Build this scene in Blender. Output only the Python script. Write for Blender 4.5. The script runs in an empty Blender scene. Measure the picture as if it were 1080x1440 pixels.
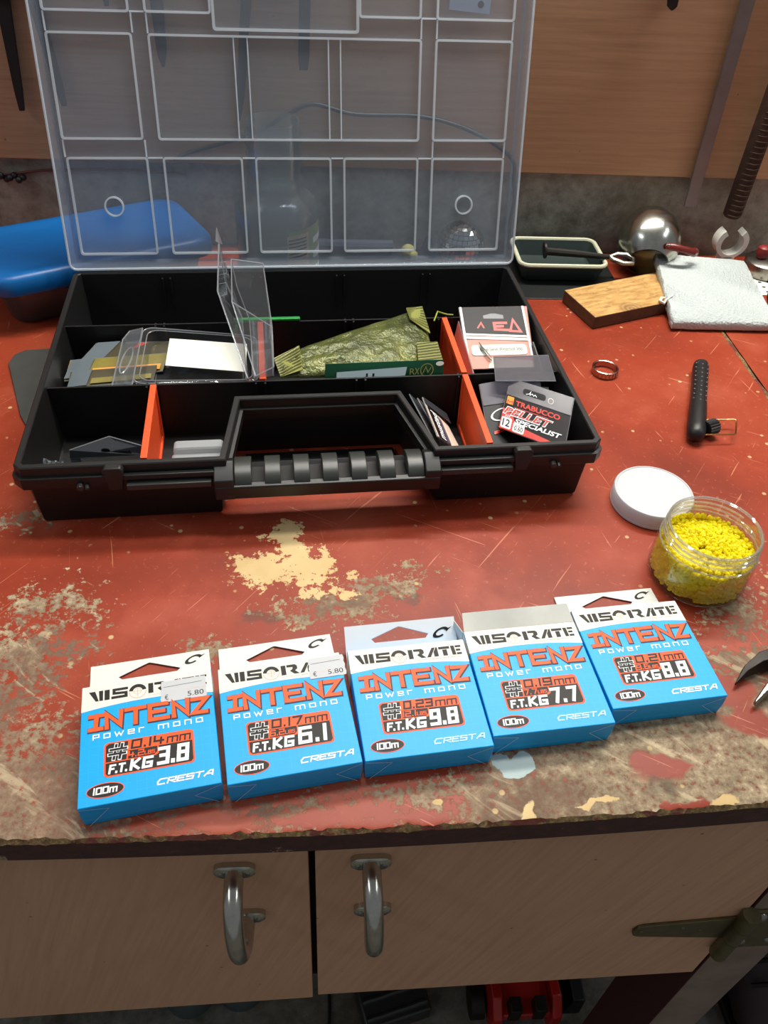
import bpy, bmesh, math, random
from mathutils import Vector, Matrix
random.seed(7)
S = bpy.context.scene
COL = S.collection

# ---------------------------------------------------------------- camera
F_PX, PITCH, YAW, ROLL, CAM_H = 1134.8, 42.78, -5.91, 3.79, 0.4001
def make_camera():
    p, y, r = (math.radians(v) for v in (PITCH, YAW, ROLL))
    fwd = Vector((-math.sin(y)*math.cos(p), math.cos(y)*math.cos(p), -math.sin(p)))
    right = Vector((math.cos(y), math.sin(y), 0)); up = right.cross(fwd)
    rr = math.cos(r)*right + math.sin(r)*up; uu = -math.sin(r)*right + math.cos(r)*up
    cam = bpy.data.cameras.new('camera'); cam.sensor_fit = 'HORIZONTAL'; cam.sensor_width = 36
    cam.lens = F_PX/1080*36; cam.clip_start = .01
    o = bpy.data.objects.new('camera', cam); COL.objects.link(o)
    m = Matrix((rr, uu, -fwd)).transposed().to_4x4(); m.translation = (0, 0, CAM_H)
    o.matrix_world = m; S.camera = o
make_camera()

# ---------------------------------------------------------------- light
S.view_settings.view_transform = 'Standard'; S.view_settings.look = 'None'
S.cycles.transparent_max_bounces = 32; S.cycles.diffuse_bounces = 6; S.cycles.max_bounces = 16
S.view_settings.exposure = 0.0; S.view_settings.gamma = 1.0; S.view_settings.use_curve_mapping = False
w = bpy.data.worlds.new('garage_air'); S.world = w; w.use_nodes = True
w.node_tree.nodes['Background'].inputs[0].default_value = (.90, .95, 1.0, 1)
w.node_tree.nodes['Background'].inputs[1].default_value = .21
def area(name, loc, target, sx, sy, power, col=(1, 1, 1)):
    l = bpy.data.lights.new(name, 'AREA'); l.shape = 'RECTANGLE'; l.size = sx; l.size_y = sy; l.energy = power; l.color = col
    o = bpy.data.objects.new(name, l); COL.objects.link(o); o.location = loc
    o.rotation_euler = (Vector(target)-Vector(loc)).to_track_quat('-Z', 'Y').to_euler()
    return o
area('bench_tube_light', (.12, .84, .86), (.08, .40, 0), 1.2, .045, 16, (1, .97, .90))
area('added_overhead_fill', (.15, .78, 2.05), (.1, .35, 0), 1.2, .12, 24, (1, .97, .91))  # added overhead fill, evens out the light across the bench top
area('ceiling_tube_light_left', (-1.5, .0, 1.5), (0, .3, 0), .9, .12, 6, (.92, .97, 1))
area('ceiling_tube_light_right', (1.7, .1, 1.5), (0, .3, 0), .9, .12, 6, (.92, .97, 1))

# ---------------------------------------------------------------- node helpers
class NT:
    def __init__(s, name):
        s.m = bpy.data.materials.new(name); s.m.use_nodes = True; s.t = s.m.node_tree; s.t.nodes.clear()
        s.out = s.t.nodes.new('ShaderNodeOutputMaterial')
        s.co = None
    def n(s, t): return s.t.nodes.new('ShaderNode'+t)
    def put(s, sock, v):
        if v is None: return
        if hasattr(v, 'node'): s.t.links.new(v, sock)
        elif isinstance(v, (tuple, list)):
            v = tuple(v)
            if len(sock.default_value) == 4 and len(v) == 3: v = v+(1,)
            sock.default_value = v
        else: sock.default_value = v
    def coord(s):
        if s.co is None: s.co = s.n('TexCoord').outputs['Object']
        return s.co
    def mapv(s, scale=(1, 1, 1), rot=(0, 0, 0), loc=(0, 0, 0), v=None):
        if any(rot):
            r = s.n('Mapping'); s.put(r.inputs[0], v or s.coord()); r.inputs['Rotation'].default_value = rot; v = r.outputs[0]; rot = (0, 0, 0)
        m = s.n('Mapping'); s.put(m.inputs[0], v or s.coord()); m.inputs['Scale'].default_value = scale
        m.inputs['Rotation'].default_value = rot; m.inputs['Location'].default_value = loc; return m.outputs[0]
    def noise(s, scale, detail=4, rough=.6, v=None, dist=0, col=False):
        k = s.n('TexNoise'); s.put(k.inputs['Vector'], v or s.coord()); k.inputs['Scale'].default_value = scale
        k.inputs['Detail'].default_value = detail; k.inputs['Roughness'].default_value = rough; k.inputs['Distortion'].default_value = dist
        return k.outputs['Color' if col else 'Fac']
    def voro(s, scale, v=None, feat='F1', out='Distance'):
        k = s.n('TexVoronoi'); s.put(k.inputs['Vector'], v or s.coord()); k.inputs['Scale'].default_value = scale; k.feature = feat
        return k.outputs[out]
    def math(s, op, a, b=0, c=0, clamp=False):
        k = s.n('Math'); k.operation = op; k.use_clamp = clamp
        for i, v in enumerate((a, b, c)): s.put(k.inputs[i], v)
        return k.outputs[0]
    def ramp(s, f, stops, interp='LINEAR'):
        k = s.n('ValToRGB'); s.put(k.inputs[0], f); e = k.color_ramp.elements; k.color_ramp.interpolation = interp
        while len(e) < len(stops): e.new(.5)
        for el, (p, c) in zip(e, stops):
            el.position = p; el.color = tuple(c)+(1,) if isinstance(c, (tuple, list)) else (c, c, c, 1)
        return k.outputs[0]
    def step(s, f, lo, hi):
        k = s.n('MapRange'); k.interpolation_type = 'SMOOTHSTEP'; s.put(k.inputs[0], f)
        k.inputs[1].default_value = lo; k.inputs[2].default_value = hi; return k.outputs[0]
    def mix(s, f, a, b, mode='MIX'):
        k = s.n('Mix'); k.data_type = 'RGBA'; k.blend_type = mode
        s.put(k.inputs[0], f); s.put(k.inputs[6], a); s.put(k.inputs[7], b); return k.outputs[2]
    def xyz(s, v=None):
        k = s.n('SeparateXYZ'); s.put(k.inputs[0], v or s.coord()); return k.outputs
    def bump(s, h, strength=.3, dist=.001):
        k = s.n('Bump'); s.put(k.inputs['Height'], h); k.inputs['Strength'].default_value = strength; k.inputs['Distance'].default_value = dist
        return k.outputs[0]
    def pbr(s, col, rough=.5, metal=0, normal=None, spec=.5, **kw):
        b = s.n('BsdfPrincipled'); s.put(b.inputs['Base Color'], col); s.put(b.inputs['Roughness'], rough)
        s.put(b.inputs['Metallic'], metal); s.put(b.inputs['Specular IOR Level'], spec)
        if normal is not None: s.put(b.inputs['Normal'], normal)
        for k, v in kw.items(): s.put(b.inputs[k.replace('_', ' ')], v)
        s.t.links.new(b.outputs[0], s.out.inputs[0]); return s.m
def srgb(r, g, b):
    f = lambda c: (c/255/12.92 if c/255 <= .04045 else ((c/255+.055)/1.055)**2.4)
    return (f(r), f(g), f(b))
MAT = {}
def plain(name, col, rough=.5, metal=0, noise=0, nscale=60, bump=0, **kw):
    if name in MAT: return MAT[name]
    t = NT(name); c = col; nrm = None
    if noise:
        f = t.noise(nscale, 4)
        c = t.mix(t.math('MULTIPLY', t.step(f, .35, .7), noise), col, tuple(v*.45 for v in col))
    if bump: nrm = t.bump(t.noise(nscale*6, 3), bump, .0004)
    MAT[name] = t.pbr(c, rough, metal, nrm, **kw); return MAT[name]
def clear(name, tint=(.9, .93, .95), haze=.06, hazecol=(.8, .87, .93), rough=.08, edge=.5, base=.04):
    "thin clear or milky plastic: transmits straight through, scatters a little, reflects at grazing angles"
    t = NT(name)
    tr = t.n('BsdfTransparent'); t.put(tr.inputs[0], tint)
    di = t.n('BsdfDiffuse'); t.put(di.inputs[0], hazecol); tl = t.n('BsdfTranslucent'); t.put(tl.inputs[0], hazecol)
    m0 = t.n('MixShader'); m0.inputs[0].default_value = .5; t.t.links.new(di.outputs[0], m0.inputs[1]); t.t.links.new(tl.outputs[0], m0.inputs[2])
    m1 = t.n('MixShader'); m1.inputs[0].default_value = haze; t.t.links.new(tr.outputs[0], m1.inputs[1]); t.t.links.new(m0.outputs[0], m1.inputs[2])
    gl = t.n('BsdfGlossy'); gl.inputs['Roughness'].default_value = rough
    lw = t.n('LayerWeight'); lw.inputs[0].default_value = .25
    f = t.math('ADD', t.math('MULTIPLY', lw.outputs['Fresnel'], edge), base, clamp=True)
    m2 = t.n('MixShader'); t.put(m2.inputs[0], f); t.t.links.new(m1.outputs[0], m2.inputs[1]); t.t.links.new(gl.outputs[0], m2.inputs[2])
    t.t.links.new(m2.outputs[0], t.out.inputs[0]); MAT[name] = t.m; return t.m

# ---------------------------------------------------------------- mesh helpers
class MB:
    def __init__(s): s.v = []; s.f = []; s.M = None
    def add(s, vs, fs):
        b = len(s.v)
        for p in vs:
            p = Vector(p); s.v.append(tuple(s.M @ p) if s.M else tuple(p))
        s.f += [tuple(b+i for i in f) for f in fs]; return s
    def box(s, x0, x1, y0, y1, z0, z1):
        return s.add([(x0,y0,z0),(x1,y0,z0),(x1,y1,z0),(x0,y1,z0),(x0,y0,z1),(x1,y0,z1),(x1,y1,z1),(x0,y1,z1)],
                     [(0,3,2,1),(4,5,6,7),(0,1,5,4),(1,2,6,5),(2,3,7,6),(3,0,4,7)])
    def loft(s, loops, cap0=True, cap1=True, closed=True):
        n = len(loops[0]); vs = [p for l in loops for p in l]; fs = []
        for k in range(len(loops)-1):
            for i in range(n if closed else n-1):
                j = (i+1) % n; fs.append((k*n+i, k*n+j, (k+1)*n+j, (k+1)*n+i))
        if cap0: fs.append(tuple(range(n))[::-1])
        if cap1: fs.append(tuple((len(loops)-1)*n+i for i in range(n)))
        return s.add(vs, fs)
    def prism(s, poly, z0, z1): return s.loft([[(x, y, z0) for x, y in poly], [(x, y, z1) for x, y in poly]])
    def prism_y(s, poly, y0, y1): return s.loft([[(x, y1, z) for x, z in poly], [(x, y0, z) for x, z in poly]])
    def tube(s, pts, r, n=8, closed=False, caps=True):
        pts = [Vector(p) for p in pts]; m = len(pts); rs = r if isinstance(r, (list, tuple)) else [r]*m
        loops = []; prev = None
        for i, p in enumerate(pts):
            if closed: d = pts[(i+1) % m]-pts[i-1]
            else: d = pts[min(i+1, m-1)]-pts[max(i-1, 0)]
            d.normalize()
            a = prev if prev is not None else (Vector((0,0,1)) if abs(d.z) < .9 else Vector((1,0,0)))
            a = (a-d*a.dot(d)).normalized(); prev = a; b = d.cross(a)
            loops.append([p+rs[i]*(math.cos(t)*a+math.sin(t)*b) for t in (2*math.pi*k/n for k in range(n))])
        if closed: loops.append(loops[0]); caps = False
        return s.loft(loops, caps, caps)
    def lathe(s, prof, n=32, c=(0,0,0), cap0=False, cap1=False):
        c = Vector(c)
        return s.loft([[c+Vector((r*math.cos(2*math.pi*k/n), r*math.sin(2*math.pi*k/n), z)) for k in range(n)] for r, z in prof], cap0, cap1)
    def sphere(s, c, r, n=12, m=8, sc=(1,1,1)):
        c = Vector(c); prof = [(max(1e-5, math.sin(math.pi*i/m))*r, -math.cos(math.pi*i/m)*r) for i in range(m+1)]
        return s.loft([[c+Vector((q*math.cos(2*math.pi*k/n)*sc[0], q*math.sin(2*math.pi*k/n)*sc[1], z*sc[2])) for k in range(n)] for q, z in prof])
    def patch(s, c00, c10, c11, c01, nx=1, ny=1, fn=None, thick=.0004):
        "a thin sheet spanned by four corners; fn(s,t) lifts it along its normal"
        c00, c10, c11, c01 = (Vector(q) for q in (c00, c10, c11, c01))
        nrm = (c10-c00).cross(c01-c00).normalized(); top = []; bot = []
        for j in range(ny+1):
            for i in range(nx+1):
                a, b = i/nx, j/ny
                p = (c00*(1-a)+c10*a)*(1-b)+(c01*(1-a)+c11*a)*b
                h = fn(a, b) if fn else 0
                hb = 0
                if isinstance(h, tuple): h, hb = h
                else: hb = h
                top.append(p+nrm*(h+thick/2)); bot.append(p+nrm*(hb-thick/2))
        w = nx+1; N = len(top); fs = []
        for j in range(ny):
            for i in range(nx):
                q = (j*w+i, j*w+i+1, (j+1)*w+i+1, (j+1)*w+i); fs.append(q); fs.append(tuple(N+k for k in q[::-1]))
        edge = [i for i in range(w)]+[j*w+nx for j in range(1, ny+1)]+[ny*w+i for i in range(nx-1, -1, -1)]+[j*w for j in range(ny-1, 0, -1)]
        for k in range(len(edge)):
            a, b = edge[k], edge[(k+1) % len(edge)]; fs.append((a, a+N, b+N, b))
        return s.add(top+bot, fs)
    def build(s, name, mat, parent=None, smooth=35, bevel=0, seg=2, mats=None, pick=None):
        o = None
        org = origin_of(parent)
        me = bpy.data.meshes.new(name)
        me.from_pydata([(x-org[0], y-org[1], z-org[2]) for x, y, z in s.v], [], s.f)
        bm = bmesh.new(); bm.from_mesh(me); bmesh.ops.recalc_face_normals(bm, faces=bm.faces); bm.to_mesh(me); bm.free()
        me.materials.append(mat)
        if mats:
            for q in mats: me.materials.append(q)
            for p in me.polygons: p.material_index = pick(p)
        if smooth:
            for p in me.polygons: p.use_smooth = True
            me.set_sharp_from_angle(angle=math.radians(smooth))
        o = bpy.data.objects.new(name, me); COL.objects.link(o)
        if parent is not None: o.parent = parent
        if bevel:
            b = o.modifiers.new('bevel', 'BEVEL'); b.width = bevel; b.segments = seg; b.limit_method = 'ANGLE'; b.angle_limit = math.radians(40)
        return o
ORG = {}
def origin_of(o):
    while o is not None:
        if o.name in ORG: return ORG[o.name]
        o = o.parent
    return (0, 0, 0)
def tag(o, label, cat, group=None, kind=None):
    o['label'] = label
    if cat: o['category'] = cat
    if group: o['group'] = group
    if kind: o['kind'] = kind
    return o
# toolbox frame: local u (width), v (depth), z
TBX, TBY, TBA = -.2027, .4110, math.radians(4.197)
TBM = Matrix.Translation((TBX, TBY, .0004)) @ Matrix.Rotation(TBA, 4, 'Z')
def thing(name, label, cat, base=(0,0,0), frame=None, group=None):
    "an Empty standing at the thing's base; its parts are given in frame coordinates"
    o = bpy.data.objects.new(name, None); COL.objects.link(o); o.empty_display_size = .01
    m = (frame or Matrix()) @ Matrix.Translation(base)
    o.matrix_world = m; ORG[o.name] = tuple(base)
    return tag(o, label, cat, group)
def solo(name, mb, mat, label, cat, base=(0,0,0), frame=None, group=None, kind=None, **kw):
    "a thing that is a single mesh"
    mb2 = MB(); mb2.v = [(x-base[0], y-base[1], z-base[2]) for x, y, z in mb.v]; mb2.f = mb.f
    o = mb2.build(name, mat, None, **kw)
    o.matrix_world = (frame or Matrix()) @ Matrix.Translation(base)
    return tag(o, label, cat, group, kind)
def struct(name, mb, mat, label=None, **kw):
    o = mb.build(name, mat, None, **kw); o['kind'] = 'structure'
    if label: o['label'] = label
    return o

# ---------------------------------------------------------------- lettering
def strokes(lines, th, closed=False):
    "flat ribbons along polylines (2D) with clamped mitres -> verts2d, faces"
    V = []; Fc = []
    for kk, ln in enumerate(lines):
        cl = closed or (len(ln) > 2 and ln[0] == ln[-1])
        pts = [Vector(p) for p in (ln[:-1] if cl and ln[0] == ln[-1] else ln)]; m = len(pts); b = len(V)
        for i, p in enumerate(pts):
            d1 = (p-pts[i-1]).normalized() if (i > 0 or cl) else None
            d2 = (pts[(i+1) % m]-p).normalized() if (i < m-1 or cl) else None
            if d1 is None: d1 = d2; p = p-d2*th*.5
            elif d2 is None: d2 = d1; p = p+d1*th*.5
            n1 = Vector((-d1.y, d1.x)); n2 = Vector((-d2.y, d2.x)); nn = n1+n2
            if nn.length < 1e-4: nn = n1
            nn.normalize(); k = 1/max(.45, nn.dot(n1)); q = nn*th*.5*k
            h = kk*.02+i*.004; V += [tuple(p+q)+(h,), tuple(p-q)+(h,)]
        for i in range(m if cl else m-1):
            j = (i+1) % m; Fc.append((b+2*i, b+2*i+1, b+2*j+1, b+2*j))
    return V, Fc
G = {  # squared technical alphabet: width, polylines
 '0': (.7, [[(0,0),(0,1),(.7,1),(.7,0),(0,0)]]), '1': (.14, [[(.07,0),(.07,1)]]),
 '2': (.7, [[(0,1),(.7,1),(.7,.52),(0,.52),(0,0),(.7,0)]]), '3': (.7, [[(0,1),(.7,1),(.7,0),(0,0)], [(.15,.52),(.7,.52)]]),
 '4': (.7, [[(0,1),(0,.38),(.7,.38)], [(.52,.75),(.52,0)]]), '5': (.7, [[(.7,1),(0,1),(0,.55),(.7,.55),(.7,0),(0,0)]]),
 '6': (.7, [[(.7,1),(0,1),(0,0),(.7,0),(.7,.55),(0,.55)]]), '7': (.7, [[(0,1),(.7,1),(.35,0)]]),
 '8': (.7, [[(0,0),(0,1),(.7,1),(.7,0),(0,0)], [(0,.52),(.7,.52)]]), '9': (.7, [[(.7,.48),(0,.48),(0,1),(.7,1),(.7,0),(0,0)]]),
 '.': (.1, [[(.05,.0),(.05,.06)]]),
 'm': (1., [[(0,0),(0,.72),(1,.72),(1,0)], [(.5,.72),(.5,0)]]), 'n': (.62, [[(0,0),(0,.75),(.62,.75),(.62,0)]]),
 'o': (.62, [[(0,0),(0,.75),(.62,.75),(.62,0),(0,0)]]), 'p': (.62, [[(0,0),(0,.8),(.62,.8),(.62,.3),(0,.3)]]),
 'w': (.9, [[(0,.75),(.2,0),(.45,.6),(.65,0),(.9,.75)]]), 'e': (.62, [[(.62,0),(0,0),(0,.75),(.62,.75),(.62,.38),(0,.38)]]),
 'r': (.5, [[(0,0),(0,.75),(.5,.75)]]),
 'K': (.75, [[(0,0),(0,1)], [(.72,1),(.12,.5),(.75,0)]]), 'G': (.8, [[(.8,1),(0,1),(0,0),(.8,0),(.8,.45),(.4,.45)]]),
 'F': (.65, [[(0,0),(0,1),(.65,1)], [(0,.52),(.5,.52)]]), 'T': (.7, [[(0,1),(.7,1)], [(.35,1),(.35,0)]]),
 'L': (.55, [[(0,1),(0,0),(.55,0)]]), 'B': (.62, [[(0,0),(0,1),(.55,1),(.55,.52),(.62,.52),(.62,0),(0,0)], [(0,.52),(.55,.52)]]),
 'S': (.65, [[(.65,1),(0,1),(0,.52),(.65,.52),(.65,0),(0,0)]]), 'C': (.8, [[(.8,1),(.18,1),(0,.5),(.1,0),(.7,0)]]),
 'R': (.7, [[(0,0),(0,1),(.7,1),(.7,.45),(.1,.45),(.7,0)]]), 'E': (.65, [[(.65,1),(0,1),(0,0),(.65,0)], [(0,.52),(.55,.52)]]),
 'A': (.8, [[(0,0),(.45,1),(.72,1),(.8,0)], [(.25,.35),(.75,.35)]]), ' ': (.45, []), '#': (.8, [[(.22,0),(.32,1)], [(.52,0),(.62,1)], [(0,.34),(.78,.34)], [(.05,.68),(.82,.68)]]),
}
def tech(text, x0, x1, y0, h, th, shear=0., gap=.28):
    "the squared alphabet set between x0 and x1"
    tot = sum(G[c][0] for c in text)+gap*(len(text)-1); k = (x1-x0)/tot; x = 0; L = []
    for c in text:
        wd, ls = G[c]
        for l in ls: L.append([(x0+(x+px)*k+shear*py*h, y0+py*h) for px, py in l])
        x += wd+gap
    return strokes(L, th)
_fc = {}
def font(text, x0, x1, y0, y1, bold=0., shear=0.):
    "the built-in typeface fitted into a rectangle"
    key = (text, bold, shear)
    if key not in _fc:
        c = bpy.data.curves.new('t', 'FONT'); c.body = text; c.size = 1; c.offset = bold; c.shear = shear; c.resolution_u = 3
        o = bpy.data.objects.new('t', c); COL.objects.link(o)
        dg = bpy.context.evaluated_depsgraph_get(); me = bpy.data.meshes.new_from_object(o.evaluated_get(dg))
        _fc[key] = ([(v.co.x, v.co.y) for v in me.vertices], [tuple(p.vertices) for p in me.polygons])
        bpy.data.objects.remove(o); bpy.data.curves.remove(c); bpy.data.meshes.remove(me)
    V, Fc = _fc[key]
    ax, bx = min(v[0] for v in V), max(v[0] for v in V); ay, by = min(v[1] for v in V), max(v[1] for v in V)
    return [(x0+(v[0]-ax)/(bx-ax)*(x1-x0), y0+(v[1]-ay)/(by-ay)*(y1-y0)) for v in V], Fc
def poly2(*polys):
    V = []; Fc = []
    for p in polys: b = len(V); V += list(p); Fc.append(tuple(range(b, b+len(p))))
    return V, Fc
def ell(cx, cy, a, b, n=28, t0=0, t1=2*math.pi): return [(cx+a*math.cos(t0+(t1-t0)*k/n), cy+b*math.sin(t0+(t1-t0)*k/n)) for k in range(n)]
def rrect(x0, x1, y0, y1, r, n=4):
    P = []
    for cx, cy, a in ((x1-r, y1-r, 0), (x0+r, y1-r, 90), (x0+r, y0+r, 180), (x1-r, y0+r, 270)):
        P += [(cx+r*math.cos(math.radians(a+90*k/n)), cy+r*math.sin(math.radians(a+90*k/n))) for k in range(n+1)]
    return P
def arc_ring(cx, cy, r0, r1, t0, t1, n=16):
    V = []; Fc = []
    for k in range(n+1):
        t = math.radians(t0+(t1-t0)*k/n); V += [(cx+r0*math.cos(t), cy+r0*math.sin(t)), (cx+r1*math.cos(t), cy+r1*math.sin(t))]
    return V, [(2*k, 2*k+1, 2*k+3, 2*k+2) for k in range(n)]
class Sheet:
    "a flat frame in space on which print is laid in millimetres"
    def __init__(s, o, x, y):
        s.o = Vector(o); s.x = Vector(x).normalized()*.001; s.n = s.x.cross(Vector(y)).normalized(); s.y = s.n.cross(s.x.normalized())*.001
    def put(s, name, mat, parent, *shapes, lift=.08):
        mb = MB()
        for V, Fc in shapes: mb.add([s.o+s.x*v[0]+s.y*v[1]+s.n*(lift+(v[2] if len(v) > 2 else 0))*.001 for v in V], Fc)
        return mb.build(name, mat, parent, smooth=0)

# ================================================================ surfaces of the setting
FIELDS = {
    'spots': [(.012, .343, .040, .020), (.036, .356, .03, .016), (.065, .372, .022, .010), (-.015, .332, .03, .010), (-.175, .30, .04, .05), (-.17, .345, .035, .02), (-.21, .424, .03, .012),
                   (-.155, .235, .03, .035), (.225, .29, .045, .022), (.275, .33, .035, .03), (.265, .29, .05, .02), (.13, .213, .08, .016), (.06, .211, .05, .013), (-.02, .204, .05, .010), (.23, .225, .03, .03), (.33, .30, .06, .07), (.17, .228, .03, .012), (.21, .205, .06, .013), (-.07, .31, .02, .01)],
    'keep': [(.186, .220, .020, .013), (.246, .250, .02, .014), (.198, .1985, .03, .004), (-.056, .2005, .03, .006), (.009, .1985, .04, .005), (.245, .27, .018, .012), (-.11, .206, .02, .006)],
    'cream': [(-.0247, .414, .011, .011), (-.029, .397, .011, .020), (-.036, .376, .030, .018), (-.012, .371, .020, .018), (-.016, .385, .014, .016), (-.055, .383, .010, .008), (-.008, .362, .014, .008), (.010, .352, .012, .006), (-.004, .351, .012, .006), (.020, .372, .008, .007), (.004, .385, .007, .008)],
    'chips': [(.2165, .200, .012, .005), (.107, .198, .006, .006), (.062, .204, .006, .003), (.145, .203, .014, .003), (-.195, .47, .012, .006), (.264, .345, .006, .004)],
    'drops': [(.104, .2255, .009, .007), (.094, .2285, .004, .003)],
    'grime': [(.185, .2065, .012, .006), (.05, .345, .012, .006), (-.04, .33, .02, .008), (.255, .215, .012, .005)],
}
def paint_fields(me, off):
    "where paint has worn, chipped or been dripped on: smooth fields over the board, broken up by noise in the material"
    import numpy as np
    from mathutils import noise as nz
    n = len(me.vertices); co = np.empty(n*3); me.vertices.foreach_get('co', co); co = co.reshape(-1, 3)
    x = co[:, 0]+off[0]; y = co[:, 1]+off[1]
    wob = np.array([nz.noise_vector((a*45, b*45, 0))[:2] for a, b in zip(x, y)]); wob2 = np.array([nz.noise_vector((a*130, b*130, 3))[:2] for a, b in zip(x, y)])
    x = x+wob[:, 0]*.009+wob2[:, 0]*.004; y = y+wob[:, 1]*.009+wob2[:, 1]*.004
    for k, lst in FIELDS.items():
        r = np.full(n, -3.0)
        for cx, cy, rx, ry in lst: r = np.maximum(r, 1-np.hypot((x-cx)/rx, (y-cy)/ry))
        at = me.attributes.new(k, 'FLOAT', 'POINT'); at.data.foreach_set('value', r.astype(np.float32))
def mat_bench():
    t = NT('peeling_red_paint')
    def field(n):
        k = t.n('Attribute'); k.attribute_name = n; return k.outputs['Fac']
    x, y, z = t.xyz()
    n1 = t.noise(14, 6, .65); n2 = t.noise(60, 6, .7); n3 = t.noise(240, 5, .7); n4 = t.noise(7, 4, .6)
    # paint: brick red with faded and darker areas, scuffs and hair scratches
    red = t.ramp(n4, [(.25, srgb(114, 40, 22)), (.5, srgb(143, 53, 30)), (.75, srgb(158, 72, 46))])
    red = t.mix(t.math('MULTIPLY', t.step(n1, .5, .75), .5), red, srgb(172, 82, 64))
    red = t.mix(t.math('MULTIPLY', t.step(n3, .58, .7), .35), red, srgb(196, 120, 100))
    scr = None
    for rz, sc, th in ((.5, (14, 420, 1), .715), (-.9, (10, 380, 1), .72), (1.35, (12, 460, 1), .725), (2.2, (16, 500, 1), .72)):
        s_ = t.step(t.noise(1, 2, .5, t.mapv(sc, (0, 0, rz), v=t.coord()), .6), th, th+.03); scr = s_ if scr is None else t.math('MAXIMUM', scr, s_)
    red = t.mix(t.math('MULTIPLY', scr, .45), red, srgb(222, 150, 118))
    # wear grows towards the front edge where hands and work go
    front = t.math('SUBTRACT', 1, t.step(y, .19, .36))
    right = t.step(x, .02, .22); left = t.math('SUBTRACT', 1, t.step(x, -.2, -.06))
    bias = t.math('ADD', t.math('MULTIPLY', front, .20), t.math('MULTIPLY', t.math('MULTIPLY', front, t.math('MAXIMUM', right, t.math('MULTIPLY', left, .7))), .30))
    worn = t.math('ADD', t.math('ADD', t.math('MULTIPLY', n1, .42), t.math('ADD', t.math('MULTIPLY', n2, .38), t.math('MULTIPLY', n3, .20))), bias)
    spots = field('spots')
    tan = t.math('MAXIMUM', t.step(worn, .70, .78), t.step(t.math('ADD', spots, t.math('ADD', t.math('MULTIPLY', t.math('SUBTRACT', n2, .5), 4.0), t.math('MULTIPLY', t.math('SUBTRACT', n3, .5), 3.0))), .25, .65))
    keep = t.step(t.math('ADD', field('keep'), t.math('MULTIPLY', t.math('SUBTRACT', n2, .5), 1.2)), .1, .35)
    tan = t.math('MULTIPLY', tan, t.math('SUBTRACT', 1, keep))
    tan = t.math('MULTIPLY', tan, t.step(n3, .30, .46))
    tancol = t.ramp(t.math('ADD', t.math('MULTIPLY', n2, .5), t.math('MULTIPLY', n3, .5)), [(.3, srgb(74, 62, 50)), (.44, srgb(122, 106, 84)), (.56, srgb(150, 132, 106)), (.68, srgb(190, 172, 140))])
    tancol = t.mix(t.math('MULTIPLY', t.step(n4, .42, .66), .6), tancol, srgb(122, 84, 70))
    tancol = t.mix(t.math('MULTIPLY', t.step(n1, .50, .60), .55), tancol, srgb(96, 74, 60))
    st = t.step(t.noise(1, 4, .65, t.mapv((16, 60, 1), (0, 0, .7)), 1.2), .56, .66)
    tancol = t.mix(t.math('MULTIPLY', st, .5), tancol, srgb(202, 184, 150))
    col = t.mix(tan, red, tancol)
    # the big cream chip and its crumbs
    ccr = field('cream')
    cream = t.step(t.math('ADD', ccr, t.math('ADD', t.math('MULTIPLY', t.math('SUBTRACT', n2, .52), 2.6), t.math('MULTIPLY', t.math('SUBTRACT', n3, .5), 1.6))), .12, .26)
    crumb = t.math('MULTIPLY', t.step(t.voro(85), .17, .10), t.step(t.noise(24, 2), .54, .60))
    chips = field('chips')
    cream = t.math('MAXIMUM', cream, t.step(t.math('ADD', chips, t.math('MULTIPLY', t.math('SUBTRACT', n2, .5), 1.4)), .15, .3))
    cream = t.math('MAXIMUM', cream, t.math('MULTIPLY', crumb, .75))
    col = t.mix(cream, col, t.ramp(n1, [(.3, srgb(188, 158, 108)), (.7, srgb(216, 190, 140))]))
    # drops of pale blue paint, dark grime
    drop = t.step(t.math('ADD', field('drops'), t.math('MULTIPLY', t.math('SUBTRACT', n2, .5), .6)), .1, .2)
    col = t.mix(drop, col, srgb(170, 186, 184))
    dark = t.step(t.math('ADD', field('grime'), t.math('MULTIPLY', t.math('SUBTRACT', n2, .5), 1.6)), .1, .5)
    col = t.mix(t.math('MULTIPLY', dark, .5), col, srgb(66, 56, 46))
    h = t.math('SUBTRACT', t.math('MULTIPLY', n2, .4), t.math('MAXIMUM', t.math('MULTIPLY', tan, .6), cream))
    rough = t.math('ADD', .42, t.math('MULTIPLY', t.math('MAXIMUM', tan, cream), .35))
    return t.pbr(col, rough, 0, t.bump(h, .35, .0006), .30)
def mat_edge():
    t = NT('dark_maroon_edge_paint'); n = t.noise(40, 5, .65); n2 = t.noise(120, 5, .7)
    c = t.ramp(n2, [(.3, srgb(50, 22, 20)), (.6, srgb(72, 32, 28)), (.8, srgb(96, 60, 50))])
    c = t.mix(t.step(n, .66, .70), c, srgb(150, 128, 108))
    return t.pbr(c, .5, 0, t.bump(n2, .4, .0008))
def mat_chip():
    t = NT('raw_chipboard'); n2 = t.noise(300, 5, .7)
    c = t.ramp(n2, [(.3, srgb(64, 46, 28)), (.55, srgb(128, 102, 62)), (.75, srgb(184, 158, 108))]); c = t.mix(t.step(t.noise(38, 4, .7), .50, .58), c, srgb(104, 50, 40))
    return t.pbr(c, .85, 0, t.bump(n2, .8, .001))
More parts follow.
